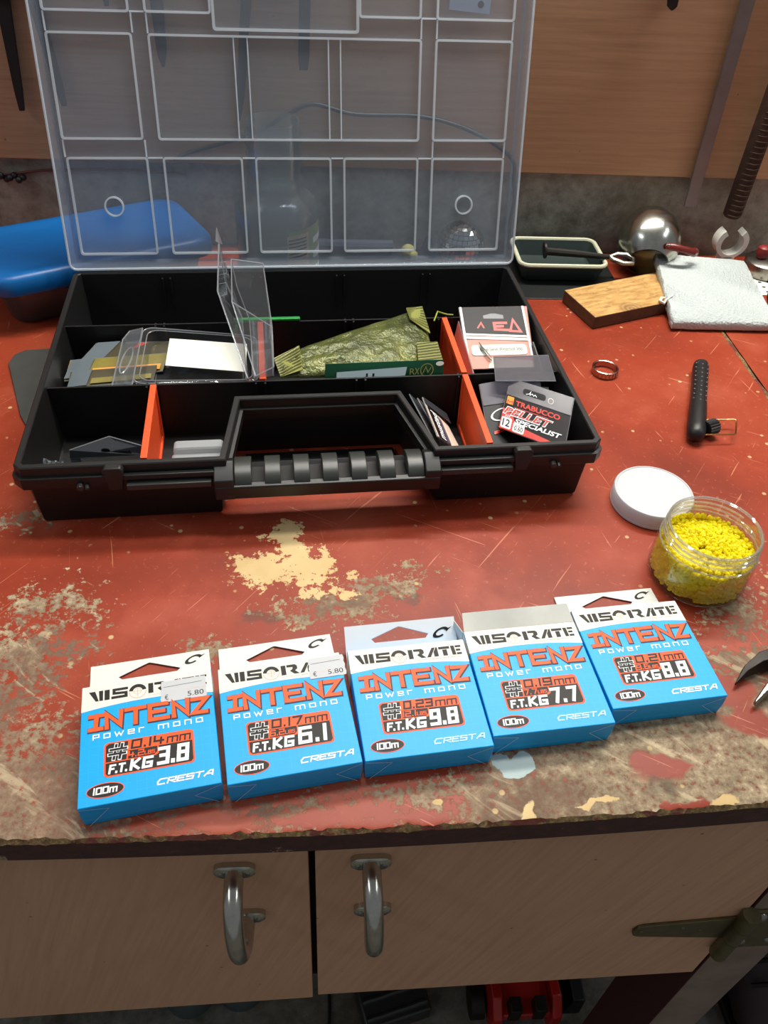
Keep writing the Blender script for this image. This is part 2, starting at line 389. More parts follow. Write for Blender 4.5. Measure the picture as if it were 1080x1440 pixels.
def mat_veneer(name, lo, mid, hi, rz=0.):
    t = NT(name)
    v = t.mapv((3, 3, 70), (0, rz, 0)); g = t.noise(3.2, 6, .62, v, .4); b = t.noise(5, 3); f = t.noise(2.2, 3, .6, t.mapv((14, 14, 420), (0, rz, 0)))
    c = t.ramp(g, [(.25, lo), (.5, mid), (.75, hi)])
    c = t.mix(t.math('MULTIPLY', t.step(f, .5, .72), .22), c, lo); c = t.mix(t.math('MULTIPLY', t.step(b, .4, .7), .3), c, lo)
    sp = t.math('MULTIPLY', t.step(t.voro(38), .055, .02), .6); c = t.mix(sp, c, srgb(70, 45, 30))
    return t.pbr(c, .55, 0, t.bump(g, .1, .0003), .35)
def mat_concrete(name, k=1.):
    t = NT(name); n = t.noise(9, 8, .7); n2 = t.noise(45, 6, .7); n3 = t.noise(3.5, 4)
    c = t.ramp(n2, [(.2, srgb(84*k, 82*k, 76*k)), (.5, srgb(150*k, 148*k, 138*k)), (.8, srgb(186*k, 184*k, 172*k))])
    c = t.mix(t.math('MULTIPLY', t.step(n, .46, .68), .8), c, srgb(92*k, 82*k, 66*k))
    c = t.mix(t.math('MULTIPLY', t.step(n3, .5, .7), .4), c, srgb(134*k, 110*k, 82*k))
    return t.pbr(c, .9, 0, t.bump(n2, .6, .002), .2)
M_bench = mat_bench(); M_edge = mat_edge(); M_chip = mat_chip()
M_door = mat_veneer('beech_door_veneer', srgb(188, 142, 110), srgb(200, 154, 121), srgb(208, 164, 131), math.radians(72))
M_panel = mat_veneer('brown_board_veneer', srgb(156, 118, 86), srgb(174, 134, 100), srgb(186, 146, 112))
M_wall = mat_concrete('raw_concrete_wall'); M_floor = mat_concrete('concrete_floor', .80)
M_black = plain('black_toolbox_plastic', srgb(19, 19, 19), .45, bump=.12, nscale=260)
M_blackg = plain('black_satin_plastic', srgb(46, 48, 45), .38)
M_orange = plain('orange_plastic', srgb(238, 84, 38), .42)
M_steel = plain('worn_steel', srgb(150, 148, 140), .32, 1, .5, 120)
M_chrome = plain('scratched_chrome', srgb(196, 194, 184), .22, 1, .3, 160)
M_brass = plain('tarnished_brass', srgb(112, 104, 74), .42, .85, .5, 80)
M_iron = plain('dark_iron', srgb(44, 40, 37), .5, .6, .4, 60)
M_rust = plain('rusty_iron', srgb(66, 44, 32), .8, .3, .7, 90, .6)
M_legwood = plain('grey_leg_wood', srgb(132, 112, 96), .8, noise=.4, nscale=30)
M_maroon = plain('maroon_leg_paint', srgb(66, 28, 26), .6, noise=.4, nscale=30)

# ---------------------------------------------------------------- the setting
struct('wall_back', MB().box(-1.6, 1.9, .8685, 1.0, -.75, 1.9), M_wall, 'bare grey concrete wall behind the bench')
struct('floor', MB().box(-1.6, 1.9, -1.2, .868, -.80, -.75), M_floor, 'grey concrete floor under the bench')
pn = thing('tool_board', 'brown wood veneer board fixed to the concrete wall', 'board', (0, .858, .0905))
MB().box(-1.0, 1.2, .858, .868, .0905, .95).build('board_face', M_panel, pn, bevel=.0008)

# ---------------------------------------------------------------- workbench
def yf(x):   # slightly bowed front edge
    q = max(-.34, min(.30, x+.06)); y = .1905+.085*q*q
    if x+.06 > .30: y += (x+.06-.30)*.04
    return y
bench = thing('workbench', 'workbench with peeling red painted top and two brown cupboard doors', 'workbench', (0, 0, -.75))
def top_board(xa, xb, name):
    n = max(2, int((xb-xa)/.0026)); rows = []
    from mathutils import noise as nz
    for i in range(n+1):
        x = xa+(xb-xa)*i/n; y = yf(x)
        a = nz.noise((x*60, 1, 0))*.5+nz.noise((x*220, 5, 0))*.5
        c = max(0, .0014+a*.0036); c2 = max(0, .001+a*.0030+nz.noise((x*500, 9, 0))*.001)
        rows.append([(x, .866, -.021), (x, y+.0015, -.021), (x, y-.0005, -.0195), (x, y-.0003, -.002-c2), (x, y+c, -.0004), (x, y+c+.0015, 0)]+[(x, y+.006+(.866-y-.006)*j/170, 0) for j in range(171)])
    mb = MB(); k = 6+171
    vs = [p for r in rows for p in r]; fs = []; ch = set()
    for i in range(n):
        for j in range(k):
            fs.append((i*k+j, (i+1)*k+j, (i+1)*k+(j+1) % k, i*k+(j+1) % k))
    fs.append(tuple(range(k))); fs.append(tuple(n*k+j for j in range(k)))
    mb.add(vs, fs)
    def pick(p):
        c = p.center; zz = c.z-.75
        if abs(p.normal.z) > .9: return 0
        return 1 if zz < -.0055 or abs(p.normal.x) > .7 else 2 if zz < -.0002 else 0
    o = mb.build(name, M_bench, bench, smooth=25, mats=[M_edge, M_chip], pick=pick)
    paint_fields(o.data, (0, 0)); return o
top_board(-.75, .3995, 'top_board'); top_board(.4025, .95, 'top_board')
g = MB(); rnd = random.Random(3)
pts = [(.3985+.0045*(i/40)*0+rnd.uniform(-.0006, .0006)+.0010, .20+.66*i/60, -.0012) for i in range(61)]
g.tube(pts, [.0019+rnd.uniform(-.0005, .0007) for _ in pts], 6); g.build('joint_debris', M_chip, bench)
# doors: the top hangs over them a little
def door(x0, x1, zb0, zb1, name='door'):
    return MB().loft([[(x0, .204, zb0), (x1, .204, zb1), (x1, .204, -.022), (x0, .204, -.022)], [(x0, .222, zb0), (x1, .222, zb1), (x1, .222, -.022), (x0, .222, -.022)]]).build(name, M_door, bench, bevel=.0006)
dl = door(-.55, -.0092, -.335, -.304); dr = door(-.0052, .2900, -.2985, -.2875)
MB().box(-.6, .36, .224, .236, -.28, -.022).build('carcass_rail', M_maroon, bench)
MB().box(-.0092, -.0052, .2195, .224, -.30, -.022).build('door_gap_strip', plain('gap_black', (.004, .004, .004), .9), bench)  # near-black strip filling the gap between the two doors
def pull_handle(dr_, x, zt, zb, lean):
    mb = MB(); pts = []; n = 22
    for i in range(n+1):
        t = i/n; a = math.pi*t
        z = zt+(zb-zt)*(t if False else (1-math.cos(a))/2); y = .2015-.030*math.sin(a)**.62
        pts.append((x+lean*t, y, z))
    mb.tube(pts, [.0056]*(n+1), 14)
    def plate(px, pz):
        P = rrect(px-.0118, px+.0118, pz-.0068, pz+.0068, .0055)
        mb.loft([[(u, .2043, w_) for u, w_ in P], [(u, .2008, w_) for u, w_ in P], [(px+(u-px)*.85, .1998, pz+(w_-pz)*.8) for u, w_ in P]])
    plate(x, zt); plate(x+lean, zb)
    mb.build('handle', M_chrome, dr_, smooth=40)
    for px, pz in ((x, zt), (x+lean, zb)):
        for sx in (-.0075, .0075):
            m2 = MB(); m2.M = Matrix.Translation((px+sx, .2000, pz)) @ Matrix.Rotation(math.radians(90), 4, 'X')
            m2.lathe([(.0019, -.001), (.0019, .0002), (.0013, .0009), (.0002, .0010)], 10, cap0=True, cap1=True); m2.build('screw', M_steel, dr_)
pull_handle(dl, -.0512, -.067, -.1335, .0025); pull_handle(dr, .0268, -.0625, -.131, .0035)
MB().box(.2925, .338, .2035, .262, -.75, -.021).build('leg', M_legwood, bench, mats=[M_maroon], pick=lambda p: 1 if abs(p.normal.x) > .7 else 0, bevel=.001)
MB().box(-.72, -.675, .2035, .262, -.75, -.021).build('leg', M_maroon, bench, bevel=.001)
MB().box(.2925, .338, .80, .85, -.75, -.021).build('leg', M_maroon, bench, bevel=.001)
MB().box(-.72, -.675, .80, .85, -.75, -.021).build('leg', M_maroon, bench, bevel=.001)
# strap hinge
mb = MB(); st = [(.2150, -.1895), (.2172, -.1835), (.2210, -.1810), (.2860, -.1730), (.2860, -.2085), (.2205, -.1990), (.2165, -.1965)]
mb.loft([[(x, .2041, z) for x, z in st], [(x, .2016, z) for x, z in st]])
hg = mb.build('strap_hinge', M_brass, bench, bevel=.0006)
m2 = MB()
for z0, z1 in ((-.180, -.160), (-.2015, -.1805), (-.232, -.202)): m2.lathe([(.0062, z0), (.0062, z1)], 16, (.2895, .1990, 0), True, True)
m2.build('barrel', M_brass, hg)
MB().box(.293, .332, .2012, .2036, -.228, -.162).build('leaf', M_brass, hg, bevel=.0006)
for x, z, r in ((.300, -.1695, .0048), (.3135, -.1715, .0040), (.302, -.2150, .0034), (.322, -.214, .0034)):
    m2 = MB(); m2.sphere((x, .2012, z), r, 12, 8, (1, .7, 1)); m2.build('bolt_head', M_steel, hg)
for x, z in ((.2205, -.190), (.2500, -.1865), (.2640, -.1915)):
    m2 = MB(); m2.sphere((x, .2016, z), .0019, 8, 6, (1, .5, 1)); m2.build('screw', M_brass, hg)

# ================================================================ tackle box
M_lid = clear('milky_clear_lid', (.85, .89, .93), .18, (.66, .74, .84), .10, .35, .02)
M_rib = clear('lid_rib_plastic', (.80, .86, .90), .68, (.90, .95, .99), .2, .5, .12)
tb = thing('tackle_box', 'open black plastic tackle box with raised clear lid', 'tackle box', (0, 0, 0), TBM)
WD, DP, HT = .405, .280, .0543
def off(poly, d):
    "inset of a simple polygon (counter-clockwise) by d with mitres"
    n = len(poly); out = []
    for i in range(n):
        p0, p1, p2 = Vector(poly[i-1]), Vector(poly[i]), Vector(poly[(i+1) % n])
        a = (p1-p0).normalized(); b = (p2-p1).normalized(); na = Vector((-a.y, a.x)); nb = Vector((-b.y, b.x)); m = (na+nb); m = m/ max(.3, m.dot(na))
        out.append(tuple(p1+m*d))
    return out
body = [(.006, 0), (.1405, 0), (.1500, .0690), (.2625, .0690), (.2795, 0), (.399, 0), (.405, .006), (.405, .274), (.399, .280), (.006, .280), (0, .274), (0, .006)]
lv = lambda d, z: [(x, y, z) for x, y in off(body, d)]
mb = MB()
mb.loft([lv(.0105, 0), lv(.0095, .002), lv(.0068, .0365), lv(.0005, .0372), lv(0, .0385), lv(0, .0462), lv(.0022, .0466), lv(.0022, .0535), lv(.003, HT), lv(.0062, HT), lv(.0068, .0535), lv(.0105, .0045), lv(.012, .0035)])
base = mb.build('base', M_black, tb, smooth=30, bevel=.0005)
for v in (.1005, .1893):
    MB().loft([[(.0095, v-.0011, .0035), (.3955, v-.0011, .0035), (.3955, v+.0011, .0035), (.0095, v+.0011, .0035)], [(.0066, v-.0008, .0500), (.3984, v-.0008, .0500), (.3984, v+.0008, .0500), (.0066, v+.0008, .0500)]]).build('fixed_partition', M_black, tb)
for u in (.0825, .1635, .2405, .3215):
    for du in (-.0035, .0035):
        for v in (.2715, .1912, .1874, .1024, .0986)+((.0102,) if u < .13 or u > .29 else ()):
            MB().box(u+du-.0007, u+du+.0007, v-.0012, v+.0012, .004, .0495).build('divider_guide', M_black, tb, smooth=0)
MB().prism([(.1465, .0260), (.2705, .0260), (.2640, .0722), (.1490, .0722)], .0008, .0026).build('notch_shade_plate', M_black, tb)  # added black plate, stands in for shade on the bench inside the notch
# handle: a beam under seven curved grip ridges
hb = MB()
P = [(-.0075, .0270), (.0215, .0300), (.0235, .0345), (.0200, .0320), (.0010, .0320), (-.0040, .0395), (-.0090, .0385)]
hb.loft([[(.1305, v, z) for v, z in P], [(.2845, v, z) for v, z in P]])
for u0, u1 in ((.1300, .1432), (.2738, .2850)):
    Q = [(-.0080, .0270), (.012, .0300), (.012, .0480), (.0055, .0505), (-.0030, .0470), (-.0085, .0440)]
    hb.loft([[(u0, v, z) for v, z in Q], [(u1, v, z) for v, z in Q]])
handle = hb.build('handle', M_black, tb, bevel=.0008)
R0 = [.1434]+[.1638+.0197*k for k in range(6)]; R1 = [.1550+.0197*k for k in range(6)]+[.2737]
for a_, b_ in zip(R0, R1):
    m2 = MB(); Q = [(.0225, .0375)]+[(.0075+.0152*math.cos(t), .0360+.0105*math.sin(t)) for t in (math.radians(20+14*k) for k in range(11))]+[(-.0072, .0385)]
    m2.loft([[(a_, v, z) for v, z in Q], [(b_, v, z) for v, z in Q]]); m2.build('grip_ridge', M_blackg, handle, smooth=50, bevel=.0005)
# front: latch ledges, bosses and pins
for u0, u1 in ((.0730, .1285), (.2855, .3370)):
    MB().box(u0, u1, -.0052, .001, .0372, .0418).build('latch_ledge', M_blackg, tb, bevel=.0006)
    MB().box(u0-.002, u1+.002, -.0018, .002, .0434, .0475).build('latch_rail', M_black, tb, bevel=.0006)
for u in (.0655, .3440):
    P = [(u-.0070, .0520), (u-.0050, .0545), (u+.0050, .0545), (u+.0070, .0520), (u+.0045, .0360), (u-.0045, .0360)]
    MB().prism_y(P, -.0028, .003).build('catch_boss', M_black, tb, bevel=.0008)
for u in (.0428, .3676):
    m2 = MB(); m2.tube([(u, .001, .0400), (u, -.0035, .0395)], .0022, 8); m2.tube([(u+.004, .001, .0395), (u+.0045, -.003, .0385)], .0014, 8); m2.build('hinge_pin', M_blackg, tb)
MB().tube([(.03, .2815, .0515), (.375, .2815, .0515)], .0024, 10).build('hinge_rod', M_black, tb)
# lid in its own tilted frame (u across, s up the lid, k towards the front)
TH = math.radians(14.9)
def LP(u, s, k=0):
    return (u, .281+s*math.sin(TH)-k*math.cos(TH), .0550+s*math.cos(TH)+k*math.sin(TH))
LM = Matrix(((1, 0, 0, 0), (0, math.sin(TH), -math.cos(TH), .281), (0, math.cos(TH), math.sin(TH), .0550), (0, 0, 0, 1)))
LH = .279
def lring(d, k, r=.006): return [LP(u, s, k) for u, s in rrect(d, WD-d, d, LH-d, max(.001, r-d))]
mb = MB()   # tray: outer skin and inner skin
mb.loft([lring(.0, .0065), lring(.0, .001), lring(.0015, -.0015), lring(.005, -.0026), lring(.0075, -.0014), lring(.0030, .0010), lring(.0014, .0025), lring(.0014, .0065), lring(.0, .0065)], cap0=False, cap1=False)
mb.loft([lring(.005, -.0026), lring(.005, -.0014)])
lid = mb.build('lid', M_lid, tb, smooth=30)
# bright moulded rim line
rim = MB(); pts = lring(.0007, .0066); rim.tube(pts, .0010, 6, closed=True); rim.build('lid_rim', M_rib, lid)
def rib(rects=(), lines=(), name='lid_rib', wd=.0017):
    m2 = MB(); m2.M = LM
    for (u0, u1, s0, s1) in rects:
        a = rrect(u0, u1, s0, s1, .0025, 3); b = rrect(u0+wd, u1-wd, s0+wd, s1-wd, .0012, 3)
        m2.loft([[(x, y, -.0012) for x, y in a], [(x, y, .0010) for x, y in a], [(x, y, .0010) for x, y in b], [(x, y, -.0012) for x, y in b]], False, False)
    for (u0, s0, u1, s1, w_) in lines:
        if abs(u0-u1) < 1e-6: m2.box(u0-w_/2, u0+w_/2, s0, s1, -.0012, .0006)
        else: m2.box(u0, u1, s0-w_/2, s0+w_/2, -.0012, .0006)
    return m2.build(name, M_rib, lid)
for u0, u1 in ((.0103, .0775), (.0898, .1574), (.1680, .2343), (.2448, .3120), (.3238, .3905)): rib([(u0, u1, .0118, .0921)])
for u0, u1 in ((.0090, .0758), (.3236, .3907)): rib([(u0, u1, .1055, .1837)]); rib([(u0, u1, .1973, .2690)])
rib([(.0880, .3120, .1052, .1833)])
for u0, u1 in ((.0872, .1396), (.2590, .3110)): rib([(u0, u1, .1975, .2690)])
for u in (.1558, .1670, .2333, .2434): rib(lines=[(u, .1065, u, .1822, .0011)])
rib([(.1400, .2590, .1862, .2790)], wd=.0022, name='lid_handle_recess')
for u in (.0098, .0766, .3245, .3898):
    rib(lines=[(u, .0921, u, .1055, .0012)]); rib(lines=[(u, .1837, u, .1973, .0012)])
for u in (.0885, .3112): rib(lines=[(u, .1833, u, .1975, .0012)])
for u0, u1 in ((.0775, .0898), (.1574, .1680), (.2343, .2448), (.3120, .3238)): rib(lines=[(u0, .0915, u1, .0915, .0012)])
for u0, u1 in ((.0758, .0872), (.3110, .3236)): rib(lines=[(u0, .1982, u1, .1982, .0012)])
for u in (.0444, .3556):
    m2 = MB(); m2.M = LM @ Matrix.Translation((u, .0525, 0)); m2.lathe([(.0083, -.0012), (.0083, .0012), (.0070, .0012), (.0070, -.0012), (.0083, -.0012)], 28); m2.build('moulded_ring', M_rib, lid)

# orange removable dividers: thin web inside a thicker rim
def divider(u, v0, v1, label, tilt=0):
    mb = MB(); vm = (v0+v1)/2
    zt, zb = .0512, .0042
    P = lambda v, z: (v, z)
    out = [(v0, zt), (v1, zt), (v1-.003, zb), (v0+.003, zb)]; inn = [(v0+.004, zt-.0035), (v1-.004, zt-.0035), (v1-.0065, zb+.003), (v0+.0065, zb+.003)]
    for sgn in (-1, 1):
        pass
    L = lambda x, pl: [(x, v, z) for v, z in pl]
    t, wv = .0023, .0008
    mb.loft([L(u+wv, inn), L(u+t, inn), L(u+t, out), L(u-t, out), L(u-t, inn), L(u-wv, inn)], True, True)
    return solo('divider', mb, M_orange, label, 'divider', (u, vm, zb), TBM, 'orange dividers of the tackle box', bevel=.0003)
divider(.0840, .0118, .0990, 'orange plastic divider in the front left compartments, beside the clear hook packet')
divider(.1650, .1020, .1875, 'orange plastic divider seen through the upright clear blister pack')
divider(.3228, .1020, .1875, 'orange plastic divider between green foil bag and swivel packet')
divider(.3228, .0118, .0990, 'orange plastic divider in the front right, beside the pellet hook packet')

# ================================================================ cartons of fishing line
def mat_carton():
    t = NT('bright_blue_carton'); x, y, z = t.xyz()
    def grid(c, k): return t.step(t.math('ABSOLUTE', t.math('SUBTRACT', t.math('FRACT', t.math('MULTIPLY', c, k)), .5)), .47, .495)
    g = t.math('MAXIMUM', grid(x, 210), grid(y, 210)); c = t.mix(t.math('MULTIPLY', g, .10), srgb(0, 160, 228), srgb(120, 220, 248))
    return t.pbr(c, .40, 0, None, .3)
M_carton = mat_carton()
M_white = plain('white_card', srgb(218, 218, 208), .55); M_greycard = plain('bare_grey_card', srgb(222, 222, 212), .7, noise=.15, nscale=40)
M_ink = plain('dark_ink', srgb(40, 38, 36), .45, spec=.2); M_inkl = plain('pale_red_ink', srgb(214, 176, 160), .5, spec=.2)
M_oink = plain('orange_ink', srgb(240, 92, 44), .4, spec=.2); M_wink = plain('white_ink', srgb(240, 243, 245), .45, spec=.2); M_oline = plain('dark_blue_outline_ink', srgb(70, 52, 60), .45, spec=.2)
M_silver = plain('pale_silver_ink', srgb(176, 214, 232), .35, spec=.2)
M_sticker = plain('grey_price_sticker', srgb(186, 189, 192), .5)
BW, BL, BT = .070, .0722, .0177
ARC = [(u, 55.7+2.8*(1-((u-35)/35)**2)) for u in (0, 7, 14, 21, 28, 35, 42, 49, 56, 63, 70)]
def visorate():
    S_ = strokes([[(23.6, 67.4), (17.0, 67.4), (17.0, 65.1), (23.4, 64.7), (23.4, 62.4), (16.4, 62.4)]], 1.65)
    E_ = poly2([(61.4, 61.6), (63.6, 61.6), (63.2, 68.2), (61.0, 68.2)], [(64.0, 61.6), (67.0, 61.6), (67.0, 63.0), (64.0, 63.0)], [(63.9, 64.2), (66.6, 64.2), (66.6, 65.6), (63.9, 65.6)], [(63.8, 66.8), (67.2, 66.8), (67.2, 68.2), (63.8, 68.2)])
    P = poly2([(3.7, 68.2), (7.0, 68.2), (9.0, 61.6), (7.4, 61.6)], [(9.3, 61.6), (11.2, 61.6), (11.2, 68.2), (9.0, 68.2)], [(12.0, 61.6), (14.7, 61.6), (14.7, 68.2), (12.0, 68.2)],
              [(35.3, 61.6), (38.0, 61.6), (38.0, 68.2), (35.3, 68.2)], [(38.6, 66.6), (38.6, 68.2), (43.4, 68.2), (44.6, 67.0), (44.6, 65.0), (43.2, 63.9), (45.6, 61.6), (42.6, 61.6), (40.2, 64.0), (41.8, 65.0), (42.0, 66.4)],
              [(45.9, 61.6), (48.2, 61.6), (51.8, 68.2), (49.8, 68.2)], [(50.4, 61.6), (53.0, 61.6), (53.0, 68.2), (52.2, 68.2), (50.4, 65.0)],
              [(53.7, 66.4), (60.3, 66.4), (60.3, 68.2), (53.7, 68.2)], [(55.8, 61.6), (58.5, 61.6), (58.5, 66.0), (55.8, 66.0)])
    return [S_, E_, P, arc_ring(29.6, 64.2, 2.6, 4.7, 8, 172)]
INT = [[(5, 52.0), (11, 52.2)], [(8.2, 52.2), (7.6, 43.8)], [(4.8, 43.8), (10.6, 43.9)], [(13.4, 43.8), (13.2, 52.4), (20.4, 44.6), (20.8, 53.0)], [(23.6, 53.0), (33.0, 53.2)], [(28.4, 53), (28.2, 44.2)],
       [(44.5, 53.3), (35.8, 53.3), (35.8, 44.2), (45.0, 44.2)], [(35.8, 48.8), (42.8, 48.8)], [(48.4, 44.1), (48.2, 53.0), (55.4, 44.5), (55.8, 53.0)], [(58.6, 52.6), (66, 52.4), (58.6, 43.9), (65.4, 43.8)]]
def line_carton(x, y, ang, mm, lbs, kg, label, tab=.027, tabz=0., flap=False, sticker=None, cresta=None):
    fr = Matrix.Translation((x, y, 0)) @ Matrix.Rotation(math.radians(ang), 4, 'Z')
    b = thing('line_carton', label, 'carton', (0, 0, .0002), fr, 'blue cartons of fishing line along the bench front')
    mb = MB(); W, L, T = BW, BL, BT
    lo = [(.0006, .0004), (W-.0006, .0004), (W-.0006, L-.0004), (.0006, L-.0004)]; hi = [(0, 0), (W, 0), (W, L), (0, L)]
    mb.loft([[(u, v, .0002) for u, v in lo], [(u, v, T*.5) for u, v in [(0, -.0003), (W, -.0003), (W, L), (0, L)]], [(u, v, T) for u, v in hi]])
    mb.build('carton', M_carton, b, smooth=20, bevel=.0004)
    top = Sheet((0, 0, T), (1, 0, 0), (0, 1, 0))
    top.put('white_header', M_white, b, poly2(ARC+[(69.8, 72.0), (.2, 72.0)]), lift=.06)
    for sx, nn in ((-1, 0), (1, W)):   # header wraps round the sides
        m2 = MB(); m2.add([(nn+sx*.00008, .0565, T-.0004), (nn+sx*.00008, L-.0003, T-.0004), (nn+sx*.00008, L-.0003, .001), (nn+sx*.00008, .0565, .001)], [(0, 1, 2, 3)]); m2.build('white_header', M_white, b, smooth=0)
    top.put('brand_lettering', M_ink, b, *visorate(), lift=.13)
    top.put('crosshair_print', M_inkl, b, arc_ring(29.6, 64.2, 4.2, 4.7, 180, 360, 14), arc_ring(29.6, 64.2, 1.8, 2.1, 0, 360, 16), strokes([[(29.6, 61), (29.6, 66)], [(27.4, 64.2), (31.8, 64.2)]], .35), strokes([[(35.4+k*2.2, 60.3), (35.4+k*2.2+(1.5 if k % 4 else .9), 60.3)] for k in range(14)], .3), lift=.12)
    top.put('product_lettering', M_oline, b, strokes([[(px+.35, py-.3) for px, py in l] for l in INT], 3.3), lift=.13)
    top.put('product_lettering', M_oink, b, strokes(INT, 2.3), lift=.19)
    top.put('type_lettering', M_wink, b, tech('power', 6.6, 32.4, 37.8, 3.3, .62, 0, .55), tech('mono', 40, 63, 37.8, 3.3, .62, 0, .55), lift=.13)
    pn_ = top.put('strength_panel', M_oink, b, poly2(rrect(12.3, 57.9, 14.4, 34.4, 2.2)), lift=.10)
    top.put('dark_field', M_ink, pn_, poly2([(13.2, 23.0), (23.4, 23.0), (24.4, 33.6), (14.6, 33.6), (13.2, 32.4)], [(24.2, 23.0), (37.4, 23.0), (39.0, 24.6), (39.0, 27.8), (24.6, 27.8)], [(13.2, 22.4), (38.2, 22.4), (39.8, 23.6), (39.8, 27.8), (57.0, 27.8), (57.0, 16.6), (55.8, 15.2), (14.4, 15.2), (13.2, 16.4)]), lift=.14)
    hv, hf = tech('#', 14.8, 23.0, 24.2, 8.2, 1.9, .04)
    top.put('hash_print', M_wink, pn_, (hv, hf), lift=.19); hv, hf = tech('#', 15.0, 22.8, 24.4, 7.8, 1.35, .04)
    top.put('hash_print', M_ink, pn_, (hv, hf), lift=.23)
    top.put('diameter_lettering', M_ink, pn_, tech(mm, 26.2, 42.0, 28.9, 4.4, 1.1, .12), tech('mm', 44.2, 55.8, 28.7, 4.2, .85, .12), lift=.19)
    top.put('pounds_lettering', M_oink, pn_, tech(lbs, 24.6, 31.8, 23.9, 3.1, .62, .12), tech('LBS', 32.6, 37.6, 23.9, 1.9, .42, .12), lift=.19)
    top.put('knot_lettering', M_wink, pn_, tech('F.T.', 15.0, 23.4, 16.5, 4.2, 1.1, .15, .3), tech('KG', 25.6, 35.6, 16.6, 5.2, 1.45, .15, .5), lift=.19)
    top.put('kilogram_lettering', M_wink, pn_, tech(kg, 39.6, 53.6, 17.2, 8.4, 2.0, .10, .42), lift=.19)
    ov = top.put('length_oval', M_ink, b, poly2(ell(13.2, 7.6, 8.8, 3.7)), lift=.12)
    top.put('oval_edge', M_oink, ov, (lambda r: ([(13.2+(px-13.2)*1.0, py) for px, py in r[0]], r[1]))(([v for k in range(33) for v in ((13.2+8.8*math.cos(k*math.pi/16), 7.6+3.7*math.sin(k*math.pi/16)), (13.2+9.2*math.cos(k*math.pi/16), 7.6+4.1*math.sin(k*math.pi/16)))], [(2*k, 2*k+1, 2*k+3, 2*k+2) for k in range(32)])), lift=.14)
    top.put('length_lettering', M_wink, ov, tech('100m', 7.4, 18.6, 6.1, 3.2, .75, .1, .3), lift=.18)
    top.put('maker_lettering', cresta or M_wink, b, tech('CRESTA', 38.2, 65.8, 5.4, 2.7, .75, .35, .22), lift=.13)
    # folded corner gussets drawn on the front face
    frn = Sheet((0, -.00035, 0), (1, 0, 0), (0, 0, 1)); frn.n = Vector((0, -1, 0))
    frn.put('fold_line', M_silver, b, strokes([[(.6, 17.0), (14.5, 14.6), (3.0, .6)]], .38), strokes([[(69.4, 17.0), (56, 11.0), (67.2, .6)]], .38), lift=.25)
    frn2 = Sheet((0, 0, 0), (1, 0, 0), (0, 0, 1))
    if not flap:
        z0, z1 = .0008, .0008+tabz; v0, v1 = L-.001, L+tab
        hb, ha = L+tab*.53, L+tab*.87
        def tp(u, v): return (u, v, z0+(z1-z0)*(v-v0)/(v1-v0))
        half = lambda pts: [tp(u, v) for u, v in pts]
        l_ = [(.034, v0), (.034, hb), (.0185, hb), (.0165, hb+.002), (.0330, ha), (.034, ha+.0003), (.034, v1), (.0008, v1), (.0004, v0)]
        r_ = [(.034, hb), (.034, v0), (.0696, v0), (.0692, v1), (.034, v1), (.034, ha+.0003), (.0352, ha), (.0520, hb+.002), (.0500, hb)]
        mb = MB()
        for pl in (l_, r_): mb.loft([half(pl), [(q[0], q[1], q[2]+.0005) for q in half(pl)]])
        tb_ = mb.build('hang_tab', M_white if tabz < .004 else plain('white_tab_card', srgb(226, 230, 232), .5), b, smooth=0)
        sl = Sheet(tp(0, v0), (1, 0, 0), (0, v1-v0, z1-z0))
        cx, cy = 59.6, (tab*1000+1)*.79
        C1 = arc_ring(0, 0, 2.6, 4.4, 35, 325, 18); sh = lambda r, kx, ky: ([(cx+p[0]*kx+p[1]*.62, cy+p[1]*ky) for p in r[0]], r[1])
        sl.put('maker_mark', M_ink, tb_, sh(C1, .95, .72), sh(poly2([(2.2, 2.2), (5.2, 4.0), (3.6, .2)]), .95, .75), lift=.65)
    else:
        mb = MB()
        mb.patch((.0002, L, T), (W-.0002, L, T), (W-.003, L+.0098, T+.0062), (.0005, L+.0090, T+.0068), 10, 4, lambda a, c: .0012*math.sin(3.1*a)*c-.0006*math.cos(9*a)*c, .0005)
        mb.build('open_flap', M_greycard, b, smooth=60)
        mm_ = MB(); mm_.patch((0, L, .002), (0, L, T-.001), (-.0035, L+.010, T-.001), (-.0035, L+.010, .003), 2, 2, None, .0004); mm_.build('side_flap', M_greycard, b)
    if sticker:
        u0, u1, v0, v1, txt = sticker
        P = [(u0+(.5 if k in (0, 2, 4, 6) else 0)+.1*k, v0+(v1-v0)*k/6) for k in range(7)]+[(u1-(.5 if k in (0, 2, 4, 6) else 0), v1-(v1-v0)*k/6) for k in range(7)]
        st_ = top.put('price_sticker', M_sticker, b, poly2(P), lift=.30)
        top.put('price_lettering', M_ink, st_, font('\u20ac', u0+2.4, u0+4.4, v0+1.4, v0+4.8), font('5.80', u1-10.6, u1-1.8, v0+1.6, v0+4.8), strokes([[(u0+2, v1-4), (u1-2.5, v1-3.4)]], .22), lift=.36)
    return b
line_carton(-.12062, .1980, 9.9, '0.14', '4.2', '3.8', 'blue fishing line carton marked 0.14mm 3.8 kg, leftmost, with price sticker', .0265, sticker=(41.5, 66.8, 53.8, 67.6, '5.80'))
line_carton(-.04881, .20846, 9.03, '0.17', '6.2', '6.1', 'blue fishing line carton marked 0.17mm 6.1 kg with price sticker over its edge', .0270, sticker=(50.5, 72.0, 56.0, 70.2, '5.80'))
line_carton(.02151, .21955, 6.07, '0.23', '12.1', '9.8', 'blue fishing line carton marked 0.23mm 9.8 kg in the middle of the row', .0200, .0140, cresta=M_silver)
line_carton(.09151, .23240, 5.50, '0.19', '7.7', '7.7', 'blue fishing line carton marked 0.19mm 7.7 kg with its end flap open', flap=True, cresta=M_silver)
